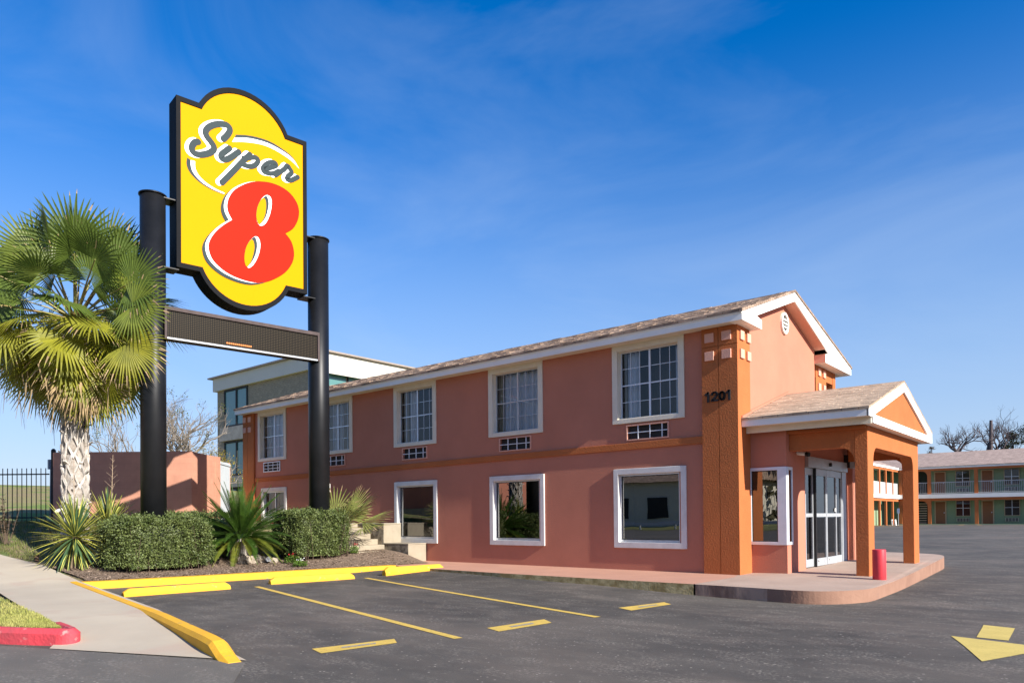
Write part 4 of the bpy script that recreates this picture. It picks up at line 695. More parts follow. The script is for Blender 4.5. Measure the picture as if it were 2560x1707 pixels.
g = MB(); g.face([(.745, y0+.06, .79), (.745, y1-.06, .79), (.745, y1-.06, 2.26), (.745, y0+.06, 2.26)]); g.build('glass', m_glass_t, win)
# automatic sliding door
m_door = m_doorgrey
h = MB(); h.box(.58, .70, 2.06, 5.02, 2.40, 2.64); h.box(.60, .66, 4.68, 5.0, .19, 2.40); door = h.build('automatic_door', m_door, motel, bevel=.006)
def leaf(y0, y1, x):
    s = MB(); t = .045; z0, z1 = SLZ(3.5)+.02, 2.39
    s.box(x, x+.04, y0, y0+t, z0, z1); s.box(x, x+.04, y1-t, y1, z0, z1); s.box(x, x+.04, y0+t, y1-t, z0, z0+.17); s.box(x, x+.04, y0+t, y1-t, z1-.15, z1); s.box(x, x+.04, y0+t, y1-t, 1.30, 1.38)
    lf = s.build('door_leaf', m_door, door)
    g = MB(); g.face([(x+.018, y0+t, z0+.16), (x+.018, y1-t, z0+.16), (x+.018, y1-t, z1-.14), (x+.018, y0+t, z1-.14)]); g.build('glass', m_glass_d, lf)
leaf(2.02, 2.56, .59); leaf(2.60, 3.36, .635); leaf(3.38, 4.14, .635); leaf(4.16, 4.68, .60)
s = MB(); s.box(.60, .69, 2.555, 2.60, .17, 2.39); s.build('door_track', m_blackmatte, door)
s = MB(); s.box(.68, .705, 2.70, 2.94, .30, .325); s.box(.677, .70, 3.5, 3.72, .30, .325); s.build('push_plate', m_white, door)
s = MB(); s.tube([(.70, 3.55, 2.52), (.75, 3.55, 2.52)], .045, 14); s.build('motion_sensor', m_blackmatte, door)
s = MB(); s.box(.672, .676, 4.0, 4.08, 1.42, 1.50); s.build('door_notice', m_white, door)
# camera dome and lantern
s = MB(); s.tube([(.74, 1.22, 2.66), (.80, 1.22, 2.64), (.92, 1.22, 2.62)], [.05, .045, .04], 12); s.tube([(.92, 1.22, 2.62), (.99, 1.20, 2.60)], .047, 12, m=1); s.build('security_camera', [m_white, m_blackmatte], motel, smooth=False)
s = MB(); s.box(.62, .76, 4.98, 5.12, 2.52, 2.84, 0); s.box(.74, .93, 4.93, 5.17, 2.78, 2.84, 0); s.box(.76, .88, 4.99, 5.11, 2.50, 2.78, 1); s.build('wall_lantern', [m_blackmatte, M('lantern glass', (.35, .35, .36), rough=.2)], motel)
# columns with arched beams (one orange frame piece per side)
def arch_poly(a0, a1, ca0, ca1, zt, zb, ztop, zbot, r=.27, n=7):
    """outline of a beam on two legs: legs a0..ca0 and ca1..a1, soffit at zb with rounded haunches"""
    pts = [(a0, zbot), (a0, ztop), (a1, ztop), (a1, zbot), (ca1, zbot)]
    for k in range(n+1):
        t = PI/2*k/n; pts.append((ca1-r+r*math.cos(t), zb-r*1.1+r*1.1*math.sin(t)))
    for k in range(n+1):
        t = PI/2*k/n; pts.append((ca0+r-r*math.sin(t), zb-r*1.1+r*1.1*math.cos(t)))
    pts.append((ca0, zbot)); return pts
b = MB()
p = arch_poly(.72, 5.18, 1.12, 4.66, 0, 2.66, 3.075, .0)
b.hexa([(2.0, y, z) for y, z in p], [(2.24, y, z) for y, z in p]); beam = b.build('portico_arch', m_orange, motel, bevel=.012)
for yb in (.725, 4.92):
    b = MB(); xs0 = .745 if yb < 1 else .745
    pts = [(xs0, 2.66), (xs0, 3.07), (1.999, 3.07), (1.999, 2.30)]
    for k in range(8):
        t = PI/2*k/7; pts.append((1.999-.27+.27*math.cos(t), 2.66-.30+.30*math.sin(t)))
    b.hexa([(x, yb, z) for x, z in pts], [(x, yb+.25, z) for x, z in pts]); b.build('portico_beam', m_orange, motel)
b = MB(); b.box(-.03, 2.22, .60, 5.3, 3.0, 3.06); b.build('portico_ceiling', m_orange, motel)
# roof, fascia, pediment
b = MB(); X0, X1 = -.048, 2.43; yr, zr = 2.98, 4.20
for (ya, za) in ((.08, 3.335), (5.88, 3.335)):
    b.hexa([(X0, ya, za), (X0, yr, zr), (X0, yr, zr-.04), (X0, ya, za-.04)], [(X1, ya, za), (X1, yr, zr), (X1, yr, zr-.04), (X1, ya, za-.04)])
proof = b.build('portico_roof', m_shingle_p, motel)
b = MB(); sl = (zr-3.335)/(yr-.08); yv = .08
while yv < yr-.05:
    x = -.1-random.random()*.2
    while x < X1:
        w = random.uniform(.2, .4); xa, xb = max(x, .0 if yv < .58 else X0), min(x+w-.005, X1)
        if xb-xa > .04:
            hh = random.uniform(.006, .013); z0 = 3.335+(yv-.08)*sl; y1 = min(yv+.22, yr); z1 = 3.335+(y1-.08)*sl; dy = random.uniform(-.008, .008)
            b.hexa([(xa, yv+dy, z0+.002), (xa, y1, z1+.002), (xa, y1, z1+.004), (xa, yv+dy, z0+hh)], [(xb, yv+dy, z0+.002), (xb, y1, z1+.002), (xb, y1, z1+.004), (xb, yv+dy, z0+hh)])
        x += w
    yv += .118
m_tabp = M('tan shingle tab', (.47, .36, .255), (.35, .265, .185), scale=6, detail=10, rough=.95, island=.16, bump=.4, bscale=90)
b.build('shingle', m_tabp, proof)
b = MB(); b.hexa([(-.05, .6, 3.50), (-.05, yr, 4.22), (-.05, yr, 4.265), (-.05, .6, 3.55)], [(-.02, .6, 3.50), (-.02, yr, 4.22), (-.02, yr, 4.265), (-.02, .6, 3.55)])
b.hexa([(.0, .1, 3.35), (.0, .62, 3.508), (.0, .62, 3.55), (.0, .1, 3.39)], [(.025, .1, 3.35), (.025, .62, 3.508), (.025, .62, 3.55), (.025, .1, 3.39)]); b.build('roof_flashing', m_salmon, motel)
for q_ in ((.003, 2.405, .10, .125, 3.165, 3.30), (.003, 2.41, 5.84, 5.865, 3.165, 3.30)): b = MB(); b.box(*q_); b.build('portico_fascia', m_white, motel)
for q_, n_ in (((-.02, 2.395, .345, .37, 3.045, 3.185), 'portico_frieze'), ((-.02, 2.39, .13, .345, 3.172, 3.19), 'portico_soffit'), ((-.02, 2.39, 5.6, 5.63, 3.045, 3.185), 'portico_frieze')): b = MB(); b.box(*q_); b.build(n_, m_cream, motel)
b = MB()
b.hexa([(2.385, .10, 3.165), (2.385, .10, 3.305), (2.385, yr, 4.165), (2.385, yr, 3.965), (2.385, .42, 3.20), (2.385, .36, 3.165)], [(2.425, .10, 3.165), (2.425, .10, 3.305), (2.425, yr, 4.165), (2.425, yr, 3.965), (2.425, .42, 3.20), (2.425, .36, 3.165)])
b.hexa([(2.385, yr+.0005, 3.965), (2.385, yr+.0005, 4.165), (2.385, 5.86, 3.305), (2.385, 5.86, 3.11), (2.385, 5.62, 3.11), (2.385, 5.54, 3.20)], [(2.425, yr+.0005, 3.965), (2.425, yr+.0005, 4.165), (2.425, 5.86, 3.305), (2.425, 5.86, 3.11), (2.425, 5.62, 3.11), (2.425, 5.54, 3.20)])
b.build('pediment_rake', m_white, motel)
b = MB(); b.box(2.36, 2.435, .37, 5.80, 3.055, 3.215); b.box(2.24, 2.36, .37, 5.7, 3.06, 3.075); b.build('pediment_board', m_white, motel)
b = MB(); b.hexa([(2.36, .5, 3.216), (2.36, 5.5, 3.216), (2.36, yr, 3.98)], [(2.383, .5, 3.216), (2.383, 5.5, 3.216), (2.383, yr, 3.98)]); b.build('pediment_panel', m_orange, motel)
b = MB(); b.tube([(2.12, 5.3, 3.03), (2.12, 5.3, .1)], .02, 6); b.build('downpipe', m_orange, motel)

# ------------------------------------------------------------------ platform, sidewalk, bollard, stairs
pl = smoothpath([(.13, -2.36), (.7, -2.38), (1.3, -2.41), (1.85, -2.46), (2.2, -2.40), (2.48, -2.18), (2.68, -1.85), (2.80, -1.45), (2.80, -.6), (2.76, 1.0), (2.62, 3.6), (2.50, 5.6), (2.40, 7.2), (2.25, 8.1), (2.0, 8.6), (1.5, 8.95), (.6, 9.2)], 4)
b = MB(); top = [(x, y, SLZ(y)) for x, y in pl]; inner = [(-.2, 9.2, SLZ(9.2)), (-.2, -.2, .13), (-.6, -1.2, .13)]
i = b.add(top+inner); n = len(top)
c = b.add([(.9, y, SLZ(y)) for y in (1.5, 4, 6)])
b.f.append(list(range(i, i+n+3))); b.m.append(0)
for k in range(n-1):
    p, q = top[k], top[k+1]; b.face([p, (p[0], p[1], -.3), (q[0], q[1], -.3), q][::-1], 1 if k < 9 else 2)
o = b.build('entrance_platform', [m_concpink, m_kerbstain, m_kerbclean], None)
tag(o, 'raised pinkish concrete entrance platform with a rounded stained kerb under the portico', 'platform')
struct(o)
b = MB(); sw = [(-9.35, -1.75), (-7.5, -2.1), (-6.2, -2.23), (-4.5, -2.33), (-2.5, -2.35), (.10, -2.36)]
zt = [.13]*6
for (x, y), (x2, y2) in zip(sw, sw[1:]):
    n = 4
    for k in range(n):
        a = (x+(x2-x)*k/n, y+(y2-y)*k/n); c = (x+(x2-x)*(k+1)/n, y+(y2-y)*(k+1)/n)
        b.face([(a[0], a[1], .131), (c[0], c[1], .131), (c[0], -.001, .135), (a[0], -.001, .135)]); b.face([(a[0], a[1], .131), (a[0], a[1]+.004, -.2), (c[0], c[1]+.004, -.2), (c[0], c[1], .131)][::-1][::-1], 1)
tag(struct(b.build('motel_sidewalk', [m_concsalmon, m_kerbolive])), 'narrow salmon painted sidewalk with a worn olive kerb along the motel wall', 'sidewalk')
b = MB(); b.tube([(2.53, .22, .10), (2.53, .22, .70)], .115, 28); o = b.build('bollard', m_red, None, bevel=.012)
for p_ in o.data.polygons: p_.use_smooth = abs(p_.normal.z) < .5
tag(o, 'short red painted steel bollard beside the portico column', 'bollard')
st = thing('concrete_stairs', (-10.4, -1.2, .13), 'pale concrete steps rising along the motel wall with stained stepped cheek walls', 'stairs')
b = MB()
edges = [(-9.69, .29), (-9.99, .445), (-10.31, .605), (-10.62, .76), (-10.945, .915), (-11.24, 1.09), (-11.54, 1.22)]
xp, k = -9.36, 0
for (x, z) in edges:
    b.box(-12.3, x, -1.95-.002*k, -.70-.002*k, -.1, z); k += 1
b.build('step', m_step, st, bevel=.012)
b = MB(); b.box(-10.36, -9.29, -.72, -.045, -.1, .615); b.box(-10.37, -9.28, -.73, -.045, .615, .65); b.box(-12.3, -10.36, -.70, -.045, -.1, 1.185); b.box(-12.3, -10.35, -.71, -.045, 1.185, 1.22); cw = b.build('cheek_wall', [m_step], st, bevel=.01)
b = MB(); b.box(-10.355, -9.30, -.724, -.7205, .0, .612); b.box(-12.2, -10.37, -.705, -.7005, .3, 1.183); b.build('mildew_face', m_stepstain, cw)
b = MB(); b.box(-12.2, -10.6, -.1, -.04, 1.2, 1.22); 
b = MB(); b.tube([(-9.52, -1.62, .10), (-9.52, -1.62, .155)], [.17, .165], 18); tag(b.build('valve_cover', M('green plastic', (.10, .16, .13), rough=.5)), 'small green plastic valve cover at the foot of the steps', 'valve cover')
# ------------------------------------------------------------------ pole sign
CEN = Vector((-10.715, -4.880, 0)); ST = Vector((.13904, .99029, 0)); SN = Vector((.99029, -.13904, 0))
def S(s, z, n): p = CEN+ST*s+SN*n; return (p.x, p.y, z)
sign = thing('pole_sign', (CEN.x, CEN.y, .3), 'tall yellow motel sign with a red numeral 8 on two black posts', 'sign')
m_signyellow = M('yellow sign face', (.62, .270, .001), (.60, .262, .001), scale=.6, rough=.6, spec=.04)
m_signred = M('red sign vinyl', (.62, .017, .006), (.59, .016, .006), scale=.7, rough=.6, spec=.04)
m_signwhite = M('white sign vinyl', (.86, .86, .84), (.84, .84, .82), scale=1, rough=.35, spec=.4)
m_signgrey = M('charcoal sign vinyl', (.032, .047, .050), (.028, .042, .045), scale=1, rough=.5, spec=.08)
def cap(zc, h, w, sgn, n=20, s0=None):
    """arc bulging by h above zc over half width w"""
    R = (w*w+h*h)/(2*h); out = []
    a = math.asin(min(1, w/R))
    for k in range(n+1):
        t = -a+2*a*k/n; out.append((R*math.sin(t), zc+sgn*(R*math.cos(t)-(R-h))))
    return out
def outline(w, zt, zb, aw, ah):
    top = cap(zt, ah, aw, 1); bot = cap(zb, ah, aw, -1)
    return [(-w, zb), (-w, zt)]+top+[(w, zt), (w, zb)]+bot[::-1]
oc = outline(1.62, 11.215, 7.215, 1.10, .71); iy = outline(1.52, 11.10, 7.33, 1.035, .70)
b = MB()
F_, B_ = .26, -.26
b.hexa([S(s, z, B_) for s, z in oc], [S(s, z, F_-.03) for s, z in oc]); cab = b.build('cabinet', m_frame, sign, bevel=.008)
b = MB(); n = len(oc)
for k in range(n):   # retaining frame round the face
    a, c, d, e = oc[k], oc[(k+1) % n], iy[(k+1) % n], iy[k]
    b.face([S(*a, F_-.028), S(*c, F_-.028), S(*c, F_), S(*a, F_)]); b.face([S(*a, F_), S(*c, F_), S(*d, F_), S(*e, F_)]); b.face([S(*e, F_), S(*d, F_), S(*d, F_-.025), S(*e, F_-.025)])
b.build('retainer_frame', m_frame, cab)
b = MB(); b.face([S(s, z, F_-.022) for s, z in iy][::-1]); face = b.build('sign_face', m_signyellow, sign)
b = MB(); b.face([S(s, z, B_-.002) for s, z in iy]); b.build('sign_face', m_signyellow, sign)
D_ = json.loads(SIGN)
fz = F_-.022
def poly(b, pts, n): b.face([S(s, z, n) for s, z in pts][::-1])
def strip(b, A, C, n):
    for k in range(len(A)-1): b.face([S(*A[k], n), S(*A[k+1], n), S(*C[k+1], n), S(*C[k], n)])
def stroke(b, pts, w, n, ds=0, dz=0, capn=7):
    P = [Vector((s+ds, z+dz)) for s, z in pts]; r = w/2; Ls, Rs = [], []
    for k, p in enumerate(P):
        d = (P[min(k+1, len(P)-1)]-P[max(k-1, 0)]).normalized(); q = Vector((-d.y, d.x))*r; Ls.append(p+q); Rs.append(p-q)
    for k in range(len(P)-1): b.face([S(*Ls[k], n), S(*Rs[k], n), S(*Rs[k+1], n), S(*Ls[k+1], n)])
    for p, l, r_ in ((P[0], Ls[0], Rs[0]), (P[-1], Rs[-1], Ls[-1])):
        v = l-p; b.face([S(p.x+v.x*math.cos(PI*t/capn)-v.y*math.sin(PI*t/capn), p.y+v.x*math.sin(PI*t/capn)+v.y*math.cos(PI*t/capn), n) for t in range(capn+1)])
for k_, m_, n_ in (('uw', m_signwhite, 'swoosh_highlight'), ('lw', m_signwhite, 'swoosh_highlight'), ('ud', m_signgrey, 'swoosh'), ('ld', m_signgrey, 'swoosh')): b = MB(); strip(b, *D_[k_], fz+.003); b.build(n_, m_, sign)
b = MB()
for k, (p, w) in enumerate(D_['strokes']):
    stroke(b, p, w+.03, fz+.004+.0006*k, -.075, -.012)
b.build('lettering_outline', m_signwhite, sign)
b = MB()
for k, (p, w) in enumerate(D_['strokes']): stroke(b, p, w, fz+.009+.0006*k)
b.build('lettering', m_signgrey, sign)
b = MB(); poly(b, D_['d8'], fz+.014); b.build('numeral_shadow', m_signgrey, sign)
b = MB(); poly(b, D_['w8'], fz+.017); b.build('numeral_outline', m_signwhite, sign)
b = MB(); poly(b, D_['r8'], fz+.020); num = b.build('numeral_eight', m_signred, sign)
for h, dz_, m_, n_ in (('h1', .023, m_signwhite, 'counter_highlight'), ('h1d', .026, m_signgrey, 'counter_shadow'), ('h1y', .029, m_signyellow, 'counter')):
    for hh_ in (h, h.replace('1', '2')): b = MB(); poly(b, D_[hh_], fz+dz_); b.build(n_, m_, num)
for s in (-2.06, 2.06):
    b = MB(); p0 = S(s, 0, 0)
    b.tube([(p0[0], p0[1], .0), (p0[0], p0[1], 8.80)], .272, 32); b.tube([(p0[0], p0[1], 8.80), (p0[0], p0[1], 8.83)], .30, 32); b.tube([(p0[0], p0[1], 8.83), (p0[0], p0[1], 8.86)], [.29, .20], 32)
    o = b.build('post', m_black, sign)
    for f in o.data.polygons: f.use_smooth = abs(f.normal.z) < .5
    for z in (7.16, 8.76):
        b = MB(); a, c = (s-.1*(1 if s > 0 else -1), math.copysign(1.55, s)); lo, hi = min(a, c), max(a, c)
        b.hexa([S(lo, z, -.2), S(hi, z, -.2), S(hi, z, .2), S(lo, z, .2)], [S(lo, z+.025, -.2), S(hi, z+.025, -.2), S(hi, z+.025, .2), S(lo, z+.025, .2)]); b.build('bracket', m_black, sign)
# message board
def led_mat():
    m = bpy.data.materials.new('message board diodes'); m.use_nodes = True; nt = m.node_tree; N = nt.nodes; L = nt.links
    b = N['Principled BSDF']; b.inputs['Roughness'].default_value = .5
    g = N.new('ShaderNodeNewGeometry'); d = N.new('ShaderNodeVectorMath'); d.operation = 'DOT_PRODUCT'; d.inputs[1].default_value = tuple(ST); L.new(g.outputs['Position'], d.inputs[0])
    sp = N.new('ShaderNodeSeparateXYZ'); L.new(g.outputs['Position'], sp.inputs[0])
    fac = None
    def cell(src):
        a = N.new('ShaderNodeMath'); a.operation = 'MULTIPLY'; a.inputs[1].default_value = 1/.042; L.new(src, a.inputs[0])
        f = N.new('ShaderNodeMath'); f.operation = 'FRACT'; L.new(a.outputs[0], f.inputs[0])
        s = N.new('ShaderNodeMath'); s.operation = 'SUBTRACT'; s.inputs[1].default_value = .5; L.new(f.outputs[0], s.inputs[0])
        q = N.new('ShaderNodeMath'); q.operation = 'MULTIPLY'; L.new(s.outputs[0], q.inputs[0]); L.new(s.outputs[0], q.inputs[1]); return q.outputs[0]
    ad = N.new('ShaderNodeMath'); L.new(cell(d.outputs['Value']), ad.inputs[0]); L.new(cell(sp.outputs['Z']), ad.inputs[1])
    r = N.new('ShaderNodeMapRange'); r.inputs['From Min'].default_value = .05; r.inputs['From Max'].default_value = .085; L.new(ad.outputs[0], r.inputs['Value'])
    mx = N.new('ShaderNodeMix'); mx.data_type = 'RGBA'; mx.inputs['A'].default_value = (.062, .046, .026, 1); mx.inputs['B'].default_value = (.004, .003, .002, 1); b.inputs['Specular IOR Level'].default_value = .1; L.new(r.outputs['Result'], mx.inputs['Factor']); L.new(mx.outputs['Result'], b.inputs['Base Color'])
    return m
m_bronze = M('bronze frame', (.085, .062, .058), (.06, .045, .042), scale=5, rough=.6, spec=.15)
def sbox(b, s0, s1, z0, z1, n0, n1, m=0): b.hexa([S(s0, z0, n0), S(s1, z0, n0), S(s1, z0, n1), S(s0, z0, n1)], [S(s0, z1, n0), S(s1, z1, n0), S(s1, z1, n1), S(s0, z1, n1)], m)
b = MB(); sbox(b, -1.88, 1.92, 5.50, 6.23, .02, .27); mb = b.build('message_board', m_blackmatte, sign)
b = MB(); b.face([S(-1.84, 5.555, .2725), S(1.885, 5.555, .2725), S(1.885, 6.165, .2725), S(-1.84, 6.165, .2725)]); b.build('diode_panel', led_mat(), mb)
b = MB(); sbox(b, -1.90, -1.845, 5.50, 6.25, .271, .31); sbox(b, 1.885, 1.94, 5.50, 6.25, .271, .31); sbox(b, -1.845, 1.885, 6.165, 6.25, .271, .31); b.build('frame', m_bronze, mb, bevel=.006)
b = MB(); sbox(b, -1.845, 1.885, 5.50, 5.545, .271, .30); b.build('sill', m_doorgrey, mb, bevel=.006)
b = MB()
for k in range(13):
    s = -.49+k*.0485; sbox(b, s, s+.035, 5.60, 5.635, .273, .277)
b.build('lit_diode_row', emit_mat('lit amber diode', (.7, .17, .01), .14), mb)
# small white box on a thin pole behind the right post
t = thing('pole_box', (-10.62, -2.44, .4), 'small white vented box on a thin white pole behind the sign post', 'box on pole')
b = MB(); b.box(-10.72, -10.54, -2.56, -2.40, 2.08, 2.32); o = b.build('box', m_white, t, bevel=.02)
b = MB()
for k in range(5): b.box(-10.54, -10.536, -2.53, -2.43, 2.11+k*.04, 2.125+k*.04)
b.build('vent_slot', m_grilledark, o)
b = MB(); b.tube([(-10.64, -2.48, .3), (-10.63, -2.48, 2.09)], .02, 8); b.build('pole', m_white, t)

# ------------------------------------------------------------------ plants
def fan_blade(b, base, fwd, side, nrm, R, nseg, arc, droop, m=0, mt=1, tip=.25, split=.52, wid=1.0):
    da = arc/nseg
    for i in range(nseg):
        a = -arc/2+arc*(i+.5)/nseg
        d = (fwd*math.cos(a)+side*math.sin(a)); d = (d+nrm*(.10*math.cos(a*2)-.06)).normalized(); q = (side*math.cos(a)-fwd*math.sin(a)).normalized()
        r = R*(.70+.30*math.cos(a*.55))*random.uniform(.93, 1.05)
        hw = math.tan(da/2)*wid
        dr = droop*random.uniform(.6, 1.4); tw = random.uniform(-.06, .06)
        def pt(t, w, up=0):
            p = base+d*(r*t)+q*w+nrm*up
            if t > split: p = p+Vector((0, 0, -dr*R*(t-split)**1.7))+q*tw*R*(t-split)
            return p
        w1 = hw*r*split; rg = w1*.35
        s1 = (pt(split, -w1), pt(split, 0, rg), pt(split, w1)); s2 = (pt(.76, -w1*.62), pt(.76, 0, rg*.5), pt(.76, w1*.62)); s3 = (pt(.90, -w1*.34), pt(.90, w1*.34)); tp = pt(1.0, 0)
        c0 = pt(.03, 0)
        b.face([c0, s1[0], s1[1]], m); b.face([c0, s1[1], s1[2]], m)
        b.face([s1[0], s2[0], s2[1], s1[1]], m); b.face([s1[1], s2[1], s2[2], s1[2]], m)
        b.face([s2[0], s3[0], s3[1], s2[2]], m if random.random() > tip else mt); b.face([s3[0], tp, s3[1]], mt if random.random() < tip*2 else m)
m_frond = [M('palm frond green', (.115, .165, .026), (.075, .115, .018), scale=2, rough=.42, trans=.33, island=.22, spec=.5),
           M('palm frond sunlit yellow green', (.29, .28, .022), (.20, .21, .022), scale=2, rough=.45, trans=.38, island=.22, spec=.45),  # lower fronds: sunlight put into a brighter yellow colour
           M('palm frond mid green', (.17, .205, .026), (.12, .16, .022), scale=2, rough=.42, trans=.35, island=.22, spec=.5)]
m_dry = M('dry frond tip', (.42, .31, .17), (.32, .22, .11), scale=4, rough=.9, trans=.2, island=.3)
m_petiole = M('palm petiole', (.23, .235, .06), (.26, .17, .075), scale=3, rough=.5)
m_bark = M('palm boot bark', (.42, .385, .34), (.22, .185, .15), scale=6, detail=10, rough=1, c3=(.055, .042, .032), s3=9, t3=.60, bump=.6, bscale=20)
m_boot = M('palm boot', (.50, .465, .42), (.30, .26, .22), scale=5, detail=10, rough=1, island=.25, bump=.4, bscale=25)
PX, PY, PH = -12.75, -7.95, 6.05
palm = thing('palm_tree', (PX, PY, .5), 'tall fan palm with a shaggy crown and pale booted trunk left of the sign', 'palm tree')
b = MB(); zz = lin(.3, 5.7, 18)
b.tube([(PX+.03*math.sin(z), PY, z) for z in zz], [.245-.010*abs(z-1) if z < 3.5 else .215+.02*(z-3.5) for z in zz], 18); trunk = b.build('trunk', m_bark, palm, smooth=True)
b = MB(); k = 0; z = .75
while z < 5.4:
    for j in range(7):
        a = 2*PI*(j/7)+(.5*2*PI/7 if k % 2 else 0)+random.uniform(-.08, .08); r = .222
        for sg in (-1, 1):   # each boot is a split V of two straps
            a2 = a+sg*.42; p0 = Vector((PX+r*math.cos(a), PY+r*math.sin(a), z-.02)); p1 = Vector((PX+(r+.035)*math.cos(a2), PY+(r+.035)*math.sin(a2), z+random.uniform(.20, .25)))
            o_ = Vector((math.cos(a), math.sin(a), 0)); mid = (p0+p1)/2+o_*.03; w = .06
            u = Vector((0, 0, w)); 
            b.hexa([p0-u+o_*.05, p0+u+o_*.055, p0+u, p0-u], [p1-u*.8+o_*.05, p1+u*.8+o_*.045, p1+u*.8, p1-u*.8])
        if random.random() < .25:
            o_ = Vector((math.cos(a), math.sin(a), 0)); p = Vector((PX, PY, z))+o_*.235; q = Vector((-o_.y, o_.x, 0))*.05
            e = p+o_*random.uniform(.07, .15)+Vector((0, 0, random.uniform(.04, .12))); b.hexa([p-q, p+q, p+q+Vector((0, 0, .05)), p-q+Vector((0, 0, .05))], [e-q*.6, e+q*.6, e+q*.6+Vector((0, 0, .03)), e-q*.6+Vector((0, 0, .03))])
    z += .235; k += 1
b.build('boot', m_boot, trunk)
heart = Vector((PX, PY, PH))
def frond(az, el, Lp, R, kind, droop, name='frond', sag=.35, arc=4.2, nseg=36, bend=-.35, roll=0, tip=.2, start=None):
    d = Vector((math.cos(az)*math.cos(el), math.sin(az)*math.cos(el), math.sin(el)))
    p = start or heart+Vector((math.cos(az), math.sin(az), 0))*.14+Vector((0, 0, .15*math.sin(el)))
    b = MB(); path = [p]; dd = d.copy()
    for k in range(6):
        p = p+dd*(Lp/6); dd = (dd+Vector((0, 0, -sag/6))).normalized(); path.append(p)
    b.tube(path, [.028, .024, .021, .019, .017, .015, .012], 5, m=2)
    fwd = (dd+Vector((0, 0, bend))).normalized(); side = fwd.cross(Vector((0, 0, 1)))
    if side.length < .1: side = Vector((1, 0, 0))
    side.normalize(); nrm = side.cross(fwd).normalized()
    rm = Matrix.Rotation(roll, 3, fwd); side = rm @ side; nrm = rm @ nrm
    fan_blade(b, p, fwd, side, nrm, R, nseg, arc, droop, 0, 1, tip)
    return b.build(name, [m_frond[kind], m_dry, m_petiole], palm)
random.seed(21)
ga = 2.399963
for k in range(50):
    u = k/49; az = k*ga+random.uniform(-.25, .25)
    el = math.asin(max(-1, min(1, .99-1.78*u)))+math.radians(random.uniform(-8, 8))
    kind = 0 if u < .42 else (2 if u < .62 else 1)
    if kind == 2 and random.random() < .4: kind = 0
    frond(az, el, random.uniform(1.15, 1.75) if u < .5 else random.uniform(1.0, 1.5), random.uniform(.88, 1.10), kind, .12+.75*u, sag=.06+.28*(1-u)*math.cos(el), bend=-.03-.50*min(1, u*1.3), roll=random.uniform(-1.2, 1.2)*(1.2-.6*u), tip=.06+.35*max(0, u-.45), arc=random.uniform(3.7, 4.5))
# big open fans round the outside of the crown on the street side
RDv, CDv, UPv = Vector((.765, .644, 0)), Vector((.890, -.456, 0)), Vector((0, 0, 1))
def placed(px, py, ang, rpx, kind, tow, droop=.2, arc=4.4, tip=.1):
    k = .00937; a = math.radians(ang)
    h_ = heart+RDv*((px-191)*k)+UPv*((794-py)*k)+CDv*tow
    b = MB(); m1 = heart.lerp(h_, .5)+UPv*.06; b.tube([heart, heart.lerp(h_, .28)+UPv*.045, m1, h_], [.028, .023, .019, .012], 5, m=2)
    fwd = (RDv*math.cos(a)+UPv*math.sin(a)+CDv*random.uniform(-.15, .35)).normalized(); side = (UPv*math.cos(a)-RDv*math.sin(a)+CDv*random.uniform(-.25, .25)); side = (side-fwd*side.dot(fwd)).normalized(); nrm = side.cross(fwd).normalized()
    fan_blade(b, h_, fwd, side, nrm, rpx*k, 38, arc, droop, 0, 1, tip)
    b.build('frond', [m_frond[kind], m_dry, m_petiole], palm)
for q_ in ((193, 622, 95, 138, 0, .35), (262, 610, 62, 118, 2, -.25), (120, 615, 125, 118, 0, -.3), (297, 672, 33, 120, 0, .45), (98, 645, 148, 120, 2, .4), (30, 690, 165, 110, 0, .1), (345, 742, 8, 105, 0, 1.3), (15, 765, 188, 112, 2, .3), (350, 800, -18, 95, 2, 1.4), (150, 700, 100, 105, 2, .75), (240, 715, 60, 105, 0, .7), (70, 760, 172, 105, 0, .7), (300, 765, -5, 105, 2, .6)): placed(*q_)
for q_ in ((203, 812, -88, 112, 1, .75, .25), (282, 850, -52, 112, 1, .55, .35), (120, 845, -125, 112, 1, .5, .35), (335, 885, -42, 100, 1, 1.3, .45), (55, 890, -135, 105, 1, .1, .45), (113, 932, -108, 105, 1, .35, .4), (172, 950, -95, 98, 1, .4, .4), (248, 975, -80, 100, 1, .4, .4), (305, 940, -62, 100, 1, .2, .45), (200, 905, -92, 95, 1, .6, .35)): placed(*q_, arc=3.6, tip=.3)
for k in range(14):
    az = k*ga*1.3; frond(az, math.radians(random.uniform(-82, -62)), random.uniform(1.1, 1.45), random.uniform(.75, .95), 1, 1.1, 'dry_frond', bend=-.8, tip=.75, nseg=26, roll=random.uniform(-.7, .7), sag=.05, arc=3.2)
b = MB()
for k in range(90):   # hanging threads and shredded dry leaf tips under the crown
    az = random.uniform(0, 2*PI); r = random.uniform(.5, 1.7); p = heart+Vector((math.cos(az)*r, math.sin(az)*r, random.uniform(-2.1, -1.3))); l = random.uniform(.3, .8)
    q = Vector((-math.sin(az), math.cos(az), 0))*random.uniform(.008, .02); e = p+Vector((random.uniform(-.1, .1), random.uniform(-.1, .1), -l))
    b.face([p-q, p+q, e+q*.3, e-q*.3])
b.build('dry_fringe', m_dry, palm)

